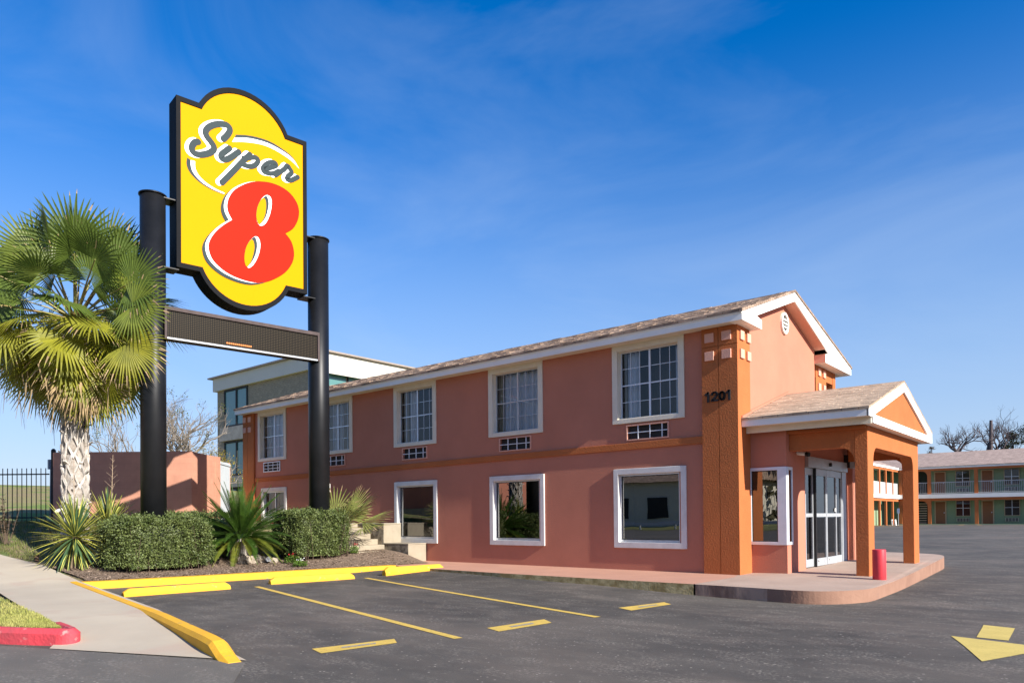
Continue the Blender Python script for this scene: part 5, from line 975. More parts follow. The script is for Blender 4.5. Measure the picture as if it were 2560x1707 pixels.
# yuccas
m_yg = M('yucca green', (.06, .115, .045), (.05, .095, .04), scale=6, rough=.4, island=.2, spec=.5, trans=.1)
m_yy = M('yucca yellow margin', (.50, .47, .09), (.38, .38, .07), scale=6, rough=.45, island=.2, spec=.4, trans=.15)
m_stalk = M('dry flower stalk', (.40, .30, .20), (.30, .22, .15), scale=6, rough=.9)
def yucca(x, y, zc, R, n, label, stalk, zlo=-75, flip=False):
    z0 = T(x, y); t = thing('yucca', (x, y, z0), label, 'yucca', 'variegated yuccas beside the driveway')
    b = MB(); b.tube([(x, y, z0-.1), (x+.02, y, zc)], [.09, .07], 8); b.build('stem', m_stalk, t)
    b = MB(); c = Vector((x, y, zc))
    for k in range(n):
        u = (k+.5)/n; az = k*ga+random.uniform(-.2, .2); el = math.radians(86-(86-zlo)*u+random.uniform(-6, 6)); L_ = R*random.uniform(.8, 1.08); w = R*.031
        d = Vector((math.cos(az)*math.cos(el), math.sin(az)*math.cos(el), math.sin(el))); s = d.cross(Vector((0, 0, 1)))
        s = s.normalized() if s.length > .05 else Vector((1, 0, 0)); nn = s.cross(d).normalized()
        prof = ((.05, .6, 0), (.35, 1.0, .0), (.7, .75, -.02), (.9, .35, -.05), (1.0, .03, -.08)); rows = []
        sg = random.uniform(.3, 1.6)
        for tt, ww, dz in prof:
            p = c+d*(L_*tt)+Vector((0, 0, dz*R*sg*math.cos(el))); rows.append([p-s*w*ww+nn*w*.3*ww, p-s*w*.5*ww, p+s*w*.5*ww, p+s*w*ww+nn*w*.3*ww])
        ym = 1 if random.random() < .75 else 0
        for r0, r1 in zip(rows, rows[1:]):
            for q, mm in ((0, ym), (1, 0), (2, ym)): b.face([r0[q], r0[q+1], r1[q+1], r1[q]], mm)
    b.build('leaf_rosette', [m_yg, m_yy], t)
    if stalk:
        sx, sy, sz = stalk; b = MB(); e = Vector((x+sx, y+sy, sz)); st = Vector((x+sx*.6, y+sy*.6, zc+.1)); b.tube([st, e], [.012, .005], 5)
        for k in range(16):
            u = .45+.5*k/16; p = st.lerp(e, u); az = k*2.4; L_ = .32*(1.15-u); b.tube([p, p+Vector((math.cos(az)*L_*.8, math.sin(az)*L_*.8, L_*.75))], [.003, .002], 3)
        b.build('flower_stalk', m_stalk, t)
random.seed(5)
yucca(-11.75, -8.30, 1.00, .98, 170, 'large variegated yucca with a spiky rosette nearest the driveway', (-.05, .0, 2.75))
yucca(-12.2, -7.45, 1.22, .92, 110, 'taller variegated yucca between the palm trunk and the clipped hedge', (.05, .1, 2.9), zlo=-35)
yucca(-11.35, -7.75, .62, .50, 60, 'small young yucca low down at the side of the hedge', None, zlo=-30)

# clipped hedges
m_leaf = M('hedge leaf', (.135, .165, .048), (.075, .105, .028), scale=5, rough=.5, island=.45, spec=.35, trans=.18)
m_twig = M('hedge twig', (.14, .10, .07), (.10, .07, .05), scale=8, rough=1)
def hedge(cx, cy, lx, ly, h, rot, n, label, hole=None):
    z0 = T(cx, cy); t = thing('hedge', (cx, cy, z0), label, 'hedge', 'clipped hedges round the sign posts')
    ca, sa = math.cos(rot), math.sin(rot)
    b = MB()
    def bulge(p):   # lumpy clipping
        return 1+.045*math.sin(p[0]*5.1+p[1]*3.7)+.04*math.sin(p[1]*7.3+p[2]*4.1+1.0)+.03*math.sin(p[2]*11+p[0]*9)+(random.random()**8)*.14
    cnt = 0
    while cnt < n:
        f = random.random(); u, v = random.uniform(-1, 1), random.uniform(-1, 1)
        ax, ay, az = lx*h*2, ly*h*2, lx*ly*2
        q = random.random()*(2*ax+2*ay+az)
        if q < 2*ax: p = [u, (1 if q < ax else -1), v]
        elif q < 2*ax+2*ay: p = [(1 if q < 2*ax+ay else -1), u, v]
        else: p = [u, v, 1]
        # round the corners (superellipsoid pull)
        nrm = (abs(p[0])**4.5+abs(p[1])**4.5+abs(p[2])**6)**(1/4.8); p = [c/nrm for c in p]
        k = bulge((p[0]*lx, p[1]*ly, p[2]*h))*(1-random.random()**2*.20)
        X, Y, Z = p[0]*lx/2*k, p[1]*ly/2*k, p[2]*h/2*k
        if Z < -h*.47: continue
        P = Vector((cx+X*ca-Y*sa, cy+X*sa+Y*ca, z0+h/2+Z))
        o_ = Vector((p[0]*ca/lx-p[1]*sa/ly, p[0]*sa/lx+p[1]*ca/ly, p[2]/h)).normalized()
        a = Vector((random.gauss(0, 1), random.gauss(0, 1), random.gauss(0, 1))).normalized(); d = (o_*.7+a).normalized(); s = d.cross(Vector((random.gauss(0, 1), random.gauss(0, 1), random.gauss(0, 1)))).normalized(); L_ = random.uniform(.038, .060); W = L_*.31; nn = s.cross(d)
        b.face([P, P+d*L_*.5+s*W+nn*.004, P+d*L_, P+d*L_*.5-s*W+nn*.004]); cnt += 1
    b.build('foliage', m_leaf, t)
    b = MB()
    for k in range(150):
        x, y = random.uniform(-.45, .45)*lx, random.uniform(-.45, .45)*ly; e = (x+random.uniform(-.25, .25), y+random.uniform(-.25, .25)); zt = h*random.uniform(.5, .93)
        pp = lambda x, y, z: (cx+x*ca-y*sa, cy+x*sa+y*ca, z0+z)
        b.tube([pp(x, y, -.05), pp((x+e[0])/2, (y+e[1])/2, zt*.5), pp(*e, zt)], [.010, .007, .003], 3)
    # inner mass of old wood and shaded leaves
    b.build('branch', m_twig, t)
    b = MB(); m_ = []
    for i in range(9):
        row = []
        for j in range(17):
            a = 2*PI*j/16; zf = i/8; k = .76*(1-.12*zf**6); c, s = math.cos(a), math.sin(a); nn = (abs(c)**6+abs(s)**6)**(1/6)
            row.append((cx+(c/nn*lx/2*k)*ca-(s/nn*ly/2*k)*sa, cy+(c/nn*lx/2*k)*sa+(s/nn*ly/2*k)*ca, z0+.03+zf*h*.80))
        m_.append(row)
    for i in range(8):
        for j in range(16): b.face([m_[i][j], m_[i][j+1], m_[i+1][j+1], m_[i+1][j]])
    b.face(m_[8][:16]); b.build('inner_foliage', m_leaf, t)
random.seed(11)
hedge(-10.95, -6.86, 1.45, 2.10, 1.16, -.14, 30000, 'wide clipped hedge wrapped round the left sign post')
hedge(-10.45, -3.06, 1.40, 1.68, 1.20, -.10, 24000, 'clipped hedge wrapped round the right sign post beside the steps')
hedge(-12.9, -5.2, 1.2, 2.8, 1.05, 0, 12000, 'low hedge behind the left sign post and the sago palm')

# sago palm
m_sago = M('sago leaf', (.050, .100, .012), (.032, .070, .010), scale=4, rough=.45, island=.2, spec=.3, trans=.18)
m_sagoy = M('sago leaf yellowed', (.17, .18, .022), (.11, .14, .018), scale=4, rough=.35, island=.2, spec=.5, trans=.25)
SX, SY = -10.95, -4.80
sz0 = T(SX, SY); sago = thing('sago_palm', (SX, SY, sz0), 'dark green sago palm with stiff feathery fronds between the two hedges', 'sago palm')
b = MB(); b.tube([(SX, SY, sz0-.1), (SX, SY, sz0+.4), (SX, SY, sz0+.58)], [.17, .19, .12], 12); b.build('trunk', m_bark, sago)
c0 = Vector((SX, SY, sz0+.60))
for k in range(99):
    u = (k/98)**.85; az = k*ga+random.uniform(-.15, .15); el = math.radians(84-112*u+random.uniform(-6, 6)); L_ = random.uniform(1.38, 1.68)*(1 if u < .75 else .85); sag = .15+.55*math.cos(el)
    d = Vector((math.cos(az)*math.cos(el), math.sin(az)*math.cos(el), math.sin(el))); p = c0+Vector((math.cos(az), math.sin(az), 0))*.06; b = MB(); path = [p]; dd = d.copy(); n = 26
    for q in range(n): p = p+dd*(L_/n); dd = (dd+Vector((0, 0, -sag/n))).normalized(); path.append(p)
    b.tube(path[:-1], [.011*(1-.75*i/n) for i in range(n)], 4)
    for i in range(2*(n-1)):
        t_ = (i/2)/n; 
        if t_ < .14: continue
        i0 = int(t_*n); fr = t_*n-i0; P = path[i0].lerp(path[i0+1], fr); ax = (path[i0+1]-path[i0]).normalized(); s = ax.cross(Vector((0, 0, 1))); s = s.normalized() if s.length > .05 else Vector((-math.sin(az), math.cos(az), 0)); nn = s.cross(ax).normalized()
        ll = .14*math.sin(min(1, (t_+.05)*1.15)*PI)**.6+.02; w = .010
        for sg in (-1, 1):
            e = (s*sg*.80+ax*.62+nn*.50).normalized(); b.face([P-ax*w, P+e*ll*.55-ax*w, P+e*ll, P+e*ll*.5+ax*w, P+ax*w])
    b.build('frond', m_sagoy if u > .80 and random.random() < .6 else m_sago, sago)
# young fan palm behind the right post
m_fan2 = M('pale fan leaf', (.27, .28, .085), (.17, .21, .05), scale=4, rough=.5, island=.2, trans=.3)
FX_, FY_ = -10.55, -2.05
fz0 = 1.05; fp = thing('fan_palm', (FX_, FY_, fz0-.6), 'young pale fan palm with split leaves between the right hedge and the motel wall', 'fan palm')
for az, el, lp, R, roll in ((-1.3, 1.0, .5, .95, .9), (.9, 1.05, .5, 1.0, -.5), (.35, .75, .6, 1.0, .3), (.9, .35, .6, 1.0, .2), (-.6, .5, .5, .9, .4), (1.8, .9, .4, .8, .2), (2.9, .8, .4, .8, 0), (-2.4, .9, .4, .75, 0), (.55, .10, .6, .85, .1)):
    b = MB(); d = Vector((math.cos(az)*math.cos(el), math.sin(az)*math.cos(el), math.sin(el))); p = Vector((FX_, FY_, fz0)); e = p+d*lp; b.tube([p, p.lerp(e, .5)+Vector((0, 0, .03)), e], [.014, .011, .009], 5, m=2)
    s = d.cross(Vector((0, 0, 1))).normalized(); nn = s.cross(d).normalized(); rm = Matrix.Rotation(roll, 3, d)
    fan_blade(b, e, d, rm @ s, rm @ nn, R, 24, 3.3, .22, 0, 1, .45, split=.45, wid=.75); b.build('leaf', [m_fan2, m_dry, m_petiole], fp)
b = MB(); b.tube([(FX_, FY_, .2), (FX_, FY_, fz0)], [.10, .08], 8); b.build('stem', m_bark, fp)
# reddish shrubs by the block wall
m_shrub = M('reddish shrub leaf', (.10, .055, .03), (.06, .07, .03), scale=6, rough=.6, island=.3)
for k, (x, y, h, lab) in enumerate(((-14.6, -7.6, 1.5, 'dark straggly shrub in front of the block wall just right of the palm trunk'), (-14.4, -6.4, 1.35, 'dark straggly shrub between the palm and the left sign post'), (-15.8, -8.5, 1.25, 'dark bushy shrub at the foot of the tall fence post'))):
    z0 = T(x, y); t = thing('shrub', (x, y, z0), lab, 'shrub', 'straggly shrubs in front of the block wall'); b = MB(); bl = MB()
    for q in range(12):
        az = random.uniform(0, 2*PI); r = random.uniform(.05, .45); e = Vector((x+r*math.cos(az), y+r*math.sin(az), z0+h*random.uniform(.55, 1))); p = Vector((x+r*.2*math.cos(az), y+r*.2*math.sin(az), z0)); b.tube([p, e], [.010, .004], 4)
        for w in range(34):
            u = random.uniform(.25, 1); c = p.lerp(e, u); a = random.uniform(0, 2*PI); d = Vector((math.cos(a), math.sin(a), random.uniform(.1, .9))).normalized(); s = d.cross(Vector((0, 0, 1))).normalized(); L2 = random.uniform(.06, .12); bl.face([c, c+d*L2*.5+s*.014, c+d*L2, c+d*L2*.5-s*.014])
    b.build('stem', m_twig, t); bl.build('foliage', m_shrub, t)
# flowers, stones, lamps in the bed
m_fl = M('bright flower foliage', (.16, .26, .04), (.10, .19, .03), scale=8, rough=.5, island=.3, trans=.3)
m_petal = M('red petal', (.55, .02, .04), (.45, .015, .03), rough=.6); m_petalw = M('white petal', (.8, .78, .74), rough=.6)
for x, y, r, h, pet, lab in ((-9.95, -3.98, .22, .24, m_petal, 'small bright green bedding plant with a red flower'), (-9.50, -4.06, .18, .17, m_petalw, 'small bright green bedding plant with white flowers at the kerb'), (-9.95, -2.08, .12, .25, m_petal, 'small green plant at the foot of the steps beside the right hedge')):
    z0 = T(x, y); t = thing('bedding_plant', (x, y, z0), lab, 'bedding plant', 'small bedding plants in the mulch'); b = MB()
    for q in range(420):
        a = random.uniform(0, 2*PI); rr = r*math.sqrt(random.random()); c = Vector((x+rr*math.cos(a), y+rr*math.sin(a), z0+.02+h*random.random()*(1-.5*rr/r))); d = Vector((random.gauss(0, 1), random.gauss(0, 1), .6)).normalized(); s = d.cross(Vector((0, 0, 1))).normalized(); b.face([c, c+d*.02+s*.014, c+d*.042, c+d*.02-s*.014])
    b.build('foliage', m_fl, t); b = MB()
    if pet is m_petal and x > -10 or pet is m_petal and y < -3 or pet is m_petalw:
        for q in range(26):
            c = Vector((x+random.gauss(0, r*.22), y+random.gauss(.04, r*.3), z0+h*1.0+random.uniform(-.03, .05))); d = Vector((random.gauss(0, 1), random.gauss(0, 1), random.gauss(0, 1))).normalized(); s = d.cross(Vector((.3, .2, 1))).normalized(); b.face([c, c+d*.014+s*.014, c+d*.03, c+d*.014-s*.014])
        b.build('flower', pet, t)
def rock(x, y, r, label, sq=(1, 1, .7)):
    bm = bmesh.new(); bmesh.ops.create_icosphere(bm, subdivisions=3, radius=r)
    for v in bm.verts:
        n_ = v.co.normalized(); k = 1+.16*math.sin(n_.x*7+x*9)+.12*math.sin(n_.y*9+n_.z*6+y*5)+.06*math.sin(n_.z*17+n_.x*11); v.co = Vector((v.co.x*k*sq[0], v.co.y*k*sq[1], v.co.z*k*sq[2]))
    me = bpy.data.meshes.new('rock'); bm.to_mesh(me); bm.free(); me.materials.append(m_rock); o = bpy.data.objects.new('rock', me); col.objects.link(o); o.location = (x, y, T(x, y)+r*.3); tag(o, label, 'rock', 'rocks under the sago palm')
m_rock = M('limestone', (.42, .36, .28), (.22, .18, .135), scale=5, detail=12, rough=1, bump=.8, bscale=14)
rock(-10.70, -4.95, .17, 'pale limestone rock at the left foot of the sago palm', (1, .8, 1.0)); rock(-10.62, -4.62, .20, 'broad dark limestone rock under the middle of the sago palm', (1, 1.5, .7)); rock(-10.42, -4.22, .12, 'small pale rock beside the white garden lamp')
t = thing('garden_lamp', (-10.32, -4.42, T(-10.32, -4.42)), 'white round garden spotlight lying on the mulch by the sago palm', 'garden lamp')
b = MB(); zl = T(-10.32, -4.42); c = Vector((-10.32, -4.42, zl+.12)); d = Vector((.75, -.55, .35)).normalized(); b.tube([c-d*.09, c-d*.02, c], [.035, .06, .068], 18); b.build('lamp_head', m_white, t); b = MB(); b.tube([c-d*.05, (c.x-.05, c.y+.03, zl-.05)], .012, 6); b.build('spike', m_black, t)
t = thing('garden_lamp', (-12.4, -8.2, T(-12.4, -8.2)), 'white twin garden spotlight on a stake at the palm trunk', 'garden lamp'); zl = T(-12.4, -8.2)
b = MB(); b.tube([(-12.4, -8.2, zl), (-12.45, -8.28, 1.58)], .010, 6); b.build('stake', m_white, t)
for dx, dz in ((-.14, 0), (.10, .06)):
    b = MB(); c = Vector((-12.45+dx*.7, -8.28+dx*.55, 1.60+dz)); d = Vector((dx*4, dx*3, -.35)).normalized(); b.tube([c-d*.07, c+d*.06], [.025, .045], 12); b.build('lamp_head', m_white, t)
xq, yq = -12.75, -9.0 if False else -8.62
b = MB(); zq = T(-13.2, -8.60); b.tube([(-13.2, -8.60, zq-.05), (-13.2, -8.60, zq+.10)], .045, 10); b.tube([(-13.2, -8.60, zq+.10), (-13.2, -8.60, zq+.13)], .055, 10)
tag(b.build('sprinkler_head', M('rusty stub', (.10, .055, .035), (.06, .04, .03), scale=20, rough=1)), 'small rusty sprinkler stub beside the sidewalk', 'sprinkler')
# ------------------------------------------------------------------ block wall, gate, fence
RD = (.765, .644, 0); FD = (-.644, .765, 0)
m_blockL = brick_mat('salmon block wall', (.50, .245, .165), (.48, .232, .157), (.45, .215, .145), .40, .20, .005, axis=RD, bump=.25, noise=.08)
m_blockR = brick_mat('salmon block wall side', (.50, .245, .165), (.48, .232, .157), (.45, .215, .145), .40, .20, .005, axis=FD, bump=.25, noise=.08)
bw = thing('block_wall', (-17.07, -3.06, 1.1), 'salmon painted concrete block wall with a corner, behind the palm and the sign post', 'wall')
A = Vector((-20.50, -5.95, 0)); C_ = Vector((-17.07, -3.06, 0)); E_ = Vector((-18.28, -1.62, 0)); r3 = Vector(RD); f3 = Vector(FD)
def slab(p, q, th, z0, z1, inward):
    b = MB(); a = [p, q, q+inward*th, p+inward*th]; b.hexa([(v.x, v.y, z0) for v in a], [(v.x, v.y, z1) for v in a]); return b
slab(A, C_, .2, .6, 3.59, f3).build('long_face', m_blockL, bw)
slab(C_+f3*.201, E_, .2, .6, 3.575, -r3).build('return_face', m_blockR, bw)
slab(E_-f3*.0+r3*.03, E_+f3*.36+r3*.03, .30, .6, 3.58, -r3).build('end_pier', m_blockR, bw)
m_gate = M('weathered pale boards', (.52, .57, .60), (.42, .47, .50), scale=1.2, detail=12, rough=.8, stretch=(9, 9, .6), bump=.2)
gt = thing('board_gate', (-19.2, -.75, 1.2), 'pale grey board gate between the block wall and the motel corner', 'gate')
g0 = Vector((-18.72, -1.22, 0)); g1 = Vector((-19.75, -.28, 0)); d = (g1-g0)/7
for k in range(7):
    p = g0+d*k; q = p+d*.95; slab(p, q, .03, 1.2, 3.47+random.uniform(-.02, .01), Vector((-.7, -.7, 0))).build('board', m_gate, gt)
slab(g0, g1, .03, 3.36, 3.44, Vector((.7, .7, 0))).build('rail', m_gate, gt)
slab(g1+d*.05, g1+d*.3, .12, 1.2, 3.50, Vector((-.7, -.7, 0))).build('post', m_salmon2, gt)
m_iron = M('black iron', (.012, .012, .013), (.02, .02, .02), scale=8, rough=.5)
fn = thing('iron_fence', (-22, -6.6, 1.3), 'black iron picket fence left of the block wall', 'fence')
f0 = Vector((-21.15, -5.85, 0)); fd = Vector((-.766, -.643, 0)); fnn = Vector((-.643, .766, 0))
b = MB(); p = f0+fd*.12; b.hexa([(p.x-.011, p.y-.011, 1.30), (p.x+.011, p.y-.011, 1.30), (p.x+.011, p.y+.011, 1.30), (p.x-.011, p.y+.011, 1.30)], [(p.x-.011, p.y-.011, 3.12), (p.x+.011, p.y-.011, 3.12), (p.x+.011, p.y+.011, 3.12), (p.x-.011, p.y+.011, 3.12)])
pk = b.build('picket', m_iron, fn)
for k in range(1, 30):
    o = pk.copy(); col.objects.link(o); o.parent = fn; o.location = fd*(.158*k)
for z in (1.49, 2.92):
    b = MB(); e = f0+fd*5; b.tube([(f0.x, f0.y, z), (e.x, e.y, z)], .022, 4); b.build('rail', m_iron, fn)
b = MB(); b.tube([(-21.05, -5.76, 1.0), (-21.05, -5.76, 3.70)], .075, 10); b.tube([(-21.05, -5.76, 3.70), (-21.05, -5.76, 3.76)], [.08, .03], 10); b.build('post', m_iron, fn)
b = MB(); b.tube([(-21.42, -5.72, 1.1), (-21.40, -5.70, 3.28)], .05, 8); b.box(-21.48, -21.34, -5.8, -5.64, 3.1, 3.42); tag(b.build('gate_post', M('grey steel', (.22, .24, .26), rough=.5)), 'grey steel post with a small box on top beside the tall fence post', 'post')

# ------------------------------------------------------------------ office building beyond
m_obrick = brick_mat('taupe brick', (.36, .305, .215), (.31, .26, .185), (.25, .215, .16), .42, .14, .02, axis='x', bump=.4, noise=.12)
m_oconc = M('fascia panel', (.62, .585, .50), (.58, .545, .465), scale=.3, rough=.8)
m_ospan = M('aggregate spandrel', (.40, .37, .32), (.30, .275, .235), scale=2, detail=12, rough=.95)
m_oglass = bpy.data.materials.new('teal glazing'); m_oglass.use_nodes = True
p = m_oglass.node_tree.nodes['Principled BSDF']; p.inputs['Base Color'].default_value = (.09, .20, .19, 1); p.inputs['Roughness'].default_value = .03; p.inputs['Specular IOR Level'].default_value = .6; p.inputs['IOR'].default_value = 1.5
of = thing('office_building', (-45, 16.6, 2), 'three storey brick and glass office block with a pale fascia behind the motel', 'building')
X0, X1, Y0, Y1 = -52.6, -37.9, 16.6, 34.
b = MB(); b.box(X0, X1, Y0, Y1, 1.0, 12.2); b.build('wall', m_obrick, of)
b = MB(); b.box(X0-.25, X1+.55, Y0-.28, Y1+.3, 12.2, 13.28); fa = b.build('fascia', m_oconc, of)
b = MB(); b.box(X0-.75, X1+.8, Y0-.5, Y1+.5, 13.28, 13.40); b.build('roof_edge', M('roof edge metal', (.30, .25, .21), rough=.6), fa)
b = MB(); b.box(-37.35, -37.33, 16.3, 22.6, 11.80, 12.25); b.build('fascia', m_oconc, of)
def owin(x0, x1, z0, z1, mull):
    b = MB(); b.box(x0, x1, Y0-.03, Y0-.005, z0, z1); w = b.build('window', m_oglass, of); f = MB(); frame_box(f, x0, x1, z0, z1, .14, Y0-.10, Y0-.031)
    for x in mull: f.box(x-.09, x+.09, Y0-.10, Y0-.031, z0+.14, z1-.14)
    f.build('frame', m_blackmatte, w)
owin(-51.35, -47.7, 9.05, 12.15, [-49.4]); owin(-51.35, -47.7, 5.0, 7.85, [-49.4]); owin(-51.35, -47.7, 1.6, 4.0, [-49.4])
b = MB(); b.box(-51.6, -47.7, Y0-.35, Y0-.005, 7.9, 9.0); b.build('spandrel', m_ospan, of)
b = MB(); b.box(-51.6, -47.7, Y0-.35, Y0-.005, 4.05, 4.95); b.build('spandrel', m_ospan, of)
for k in range(8):
    y = 16.9+k*2.05; b = MB(); b.box(X1+.005, X1+.03, y, y+1.9, 9.6, 12.15); w = b.build('window', m_oglass, of)
    f = MB(); f.box(X1+.031, X1+.10, y-.08, y+.03, 9.6, 12.15); f.build('frame', m_blackmatte, w)

# ------------------------------------------------------------------ far motel wing (green walls, orange posts, white railings)
K = 1.12
def fp_(x, y, z): return (5.98+(x-5.98)*K, -14.35+(y+14.35)*K, 1.34+(z-1.34)*K)
m_green = M('sage green stucco', (.23, .31, .19), (.21, .285, .175), scale=1, detail=8, rough=.9)
m_doorbr = M('brown door', (.27, .115, .05), (.24, .10, .045), scale=1, rough=.6)
m_doorfr = M('tan door frame', (.50, .38, .24), rough=.7)
m_rail = M('white railing', (.45, .45, .43), (.40, .40, .39), scale=2, rough=.6)
fw_ = thing('motel_wing', fp_(-4, 51, .5), 'far two storey motel wing with green walls, brown doors, orange posts and white balcony railings', 'building')
def q(b, x0, x1, y0, y1, z0, z1, m=0):
    a, c = fp_(x0, y0, z0), fp_(x1, y1, z1); b.box(a[0], c[0], a[1], c[1], a[2], c[2], m)
XL, XR = -7.74, 8.2
b = MB(); q(b, XL-6, XR, 51.4, 58, .3, 5.0); b.build('wall', m_green, fw_)
b = MB(); q(b, XL-9, XL-1.3, 36, 51.2, .3, 5.0); b.build('wall', m_green, fw_)
b = MB(); q(b, XL, XR, 49.95, 50.02, 4.87, 5.02); b.build('fascia', m_white, fw_)
b = MB(); q(b, XL-.02, XL+.05, 36, 49.95, 4.87, 5.02); b.build('fascia', m_white, fw_)
b = MB(); q(b, XL, XR, 50.03, 51.4, 4.86, 4.9); q(b, XL-1.3, XL-.02, 36, 50.03, 4.86, 4.9); b.build('soffit', m_cream, fw_)
b = MB(); q(b, XL, XR, 50.04, 50.2, 4.70, 4.855); q(b, XL, XR, 50.04, 50.2, 2.36, 2.56); b.build('beam', m_orange, fw_)
b = MB(); q(b, XL-.15, XL-.02, 36, 50.2, 4.70, 4.855); q(b, XL-.15, XL-.02, 36, 50.2, 2.36, 2.56); b.build('beam', m_orange, fw_)
b = MB(); q(b, XL, XR, 49.93, 51.39, 2.57, 2.88); q(b, XL-1.3, XL+.07, 36, 49.93, 2.57, 2.88); b.build('balcony_slab', m_white, fw_)
b = MB()   # hipped roof: main slope and the wing slope
e = lambda x, y, z: fp_(x, y, z)
b.face([e(XL, 49.9, 5.03), e(XR+.5, 49.9, 5.03), e(XR+.5, 54.6, 6.42), e(XL-3.6, 54.6, 6.42)]); b.face([e(XL+.06, 36, 5.03), e(XL, 49.9, 5.03), e(XL-3.6, 54.6, 6.42), e(XL-4.5, 36, 6.42)]); b.face([e(XL-3.6, 54.6, 6.42), e(XR+.5, 54.6, 6.42), e(XR+.5, 59, 5.0), e(XL-3.6, 59, 5.0)]); b.face([e(XL-4.5, 36, 6.42), e(XL-3.6, 54.6, 6.42), e(XL-9.5, 54.6, 5), e(XL-9.5, 36, 5)])
b.face([e(XL, 49.9, 5.0), e(XR+.5, 49.9, 5.0), e(XR+.5, 58, 5.0), e(XL, 58, 5.0)][::-1])
b.build('roof', m_shingle_f, fw_)
cols = [XL+.10, -5.60, -2.48, .70, 3.85, 7.0]
for x in cols:
    for z0, z1 in ((.3, 2.36), (2.88, 4.70)):
        b = MB(); q(b, x-.12, x+.12, 50.05, 50.22, z0, z1); b.build('post', m_orange, fw_)
for y in (37, 39.6, 42.2, 44.3, 46.2, 48.3):
    for z0, z1 in ((.3, 2.36), (2.88, 4.70)):
        b = MB(); q(b, XL-.16, XL-.03, y-.12, y+.12, z0, z1); b.build('post', m_orange, fw_)
for y0, y1 in ((37.15, 39.45), (39.75, 42.05), (42.35, 44.15), (44.45, 46.05), (46.35, 48.15), (48.45, 49.9)):
    b = MB(); q(b, XL-.09, XL-.06, y0, y1, 2.92, 3.78); b.build('balcony_panel', m_rail, fw_)
def railing(x0, x1):
    b = MB(); q(b, x0, x1, 50.10, 50.14, 3.76, 3.81); q(b, x0, x1, 50.10, 50.14, 2.93, 2.97); n = int((x1-x0)/.125)
    for k in range(1, n):
        x = x0+(x1-x0)*k/n; q(b, x-.011, x+.011, 50.108, 50.132, 2.97, 3.76)
    b.build('railing', m_rail, fw_)
for a, c in zip(cols, cols[1:]): railing(a+.12, c-.12)
# arched openings of the stair bay next to the corner
m_stairshade = M('painted stair shade', (.030, .036, .026), rough=1)
for z0, z1 in ((.3, 2.36), (2.88, 4.70)):
    for s0, s1, sg in ((XL+.22, XL+.62, 1), (-5.72-.40, -5.72, -1)):
        b = MB(); pts = []
        for k in range(8):
            t = PI/2*k/7; pts.append((s0+.40*(1-math.cos(t)) if sg > 0 else s1-.40*(1-math.cos(t)), z1-.40*(1-math.sin(t))))
        pts.append((s0 if sg > 0 else s1, z1))
        b.hexa([fp_(x, 50.06, z) for x, z in pts], [fp_(x, 50.2, z) for x, z in pts]); b.build('arch_haunch', m_orange, fw_)
b = MB(); q(b, XL+.02, -5.9, 51.30, 51.39, .5, 4.85); b.build('stair_shade_panel', m_stairshade, fw_)  # dark panel painted as the shade inside the stair bay
st2 = MB()
for k in range(9): q(st2, -6.75, -5.95, 50.7+k*.06, 50.75+k*.06, .62+k*.19, .69+k*.19)
st2.build('stair_tread', m_conc, fw_)
def room_unit(x, z, dark):
    b = MB(); frame_box(b, *[fp_(x+.14, 51, 0)[0], fp_(x+.96, 51, 0)[0]], fp_(0, 0, z)[2], fp_(0, 0, z+1.80)[2], .09, fp_(0, 51.34, 0)[1], fp_(0, 51.395, 0)[1], tb=.001); 
    dr = b.build('door_frame', m_doorfr, fw_)
    b = MB(); q(b, x+.22, x+.88, 51.36, 51.395, z, z+1.73); dd = b.build('door', m_doorbr, fw_)
    b = MB(); q(b, x+.78, x+.83, 51.33, 51.36, z+.82, z+.90); b.build('handle', m_aluwhite, dd)
    b = MB(); q(b, x+1.60, x+2.58, 51.33, 51.395, z+.58, z+1.80); w = b.build('window', m_doorfr, fw_)
    b = MB(); q(b, x+1.64, x+2.54, 51.315, 51.329, z+.62, z+1.77); b.build('glass', m_glass_t if dark else m_glass, w)
    b = MB(); q(b, x+1.65, x+2.53, 51.34-.012, 51.35-.012, z+.63, z+1.76); b.build('curtain', m_dark if dark else m_room, w)
    b = MB(); q(b, x+2.07, x+2.11, 51.30, 51.314, z+.62, z+1.77); q(b, x+1.64, x+2.54, 51.30, 51.3135, z+1.19, z+1.22); b.build('muntin', m_alu, w)
    b = MB(); q(b, x+1.66, x+2.5, 51.32, 51.395, z+.16, z+.42, 1)
    for c in range(5): q(b, x+1.66+c*.2, x+1.68+c*.2, 51.305, 51.319, z+.16, z+.42)
    for c in range(4): q(b, x+1.66, x+2.5, 51.29, 51.304, z+.16+c*.082, z+.175+c*.082)
    b.build('air_conditioner_grille', [m_cream, m_grilledark], fw_)
for k, x in enumerate((-5.62, -2.47, .70, 3.86)):
    room_unit(x, .58, k == 0); room_unit(x, 2.9, False)
b = MB(); q(b, XL, XR, 49.6, 51.4, .2, .56); struct(b.build('motel_walkway', m_green))
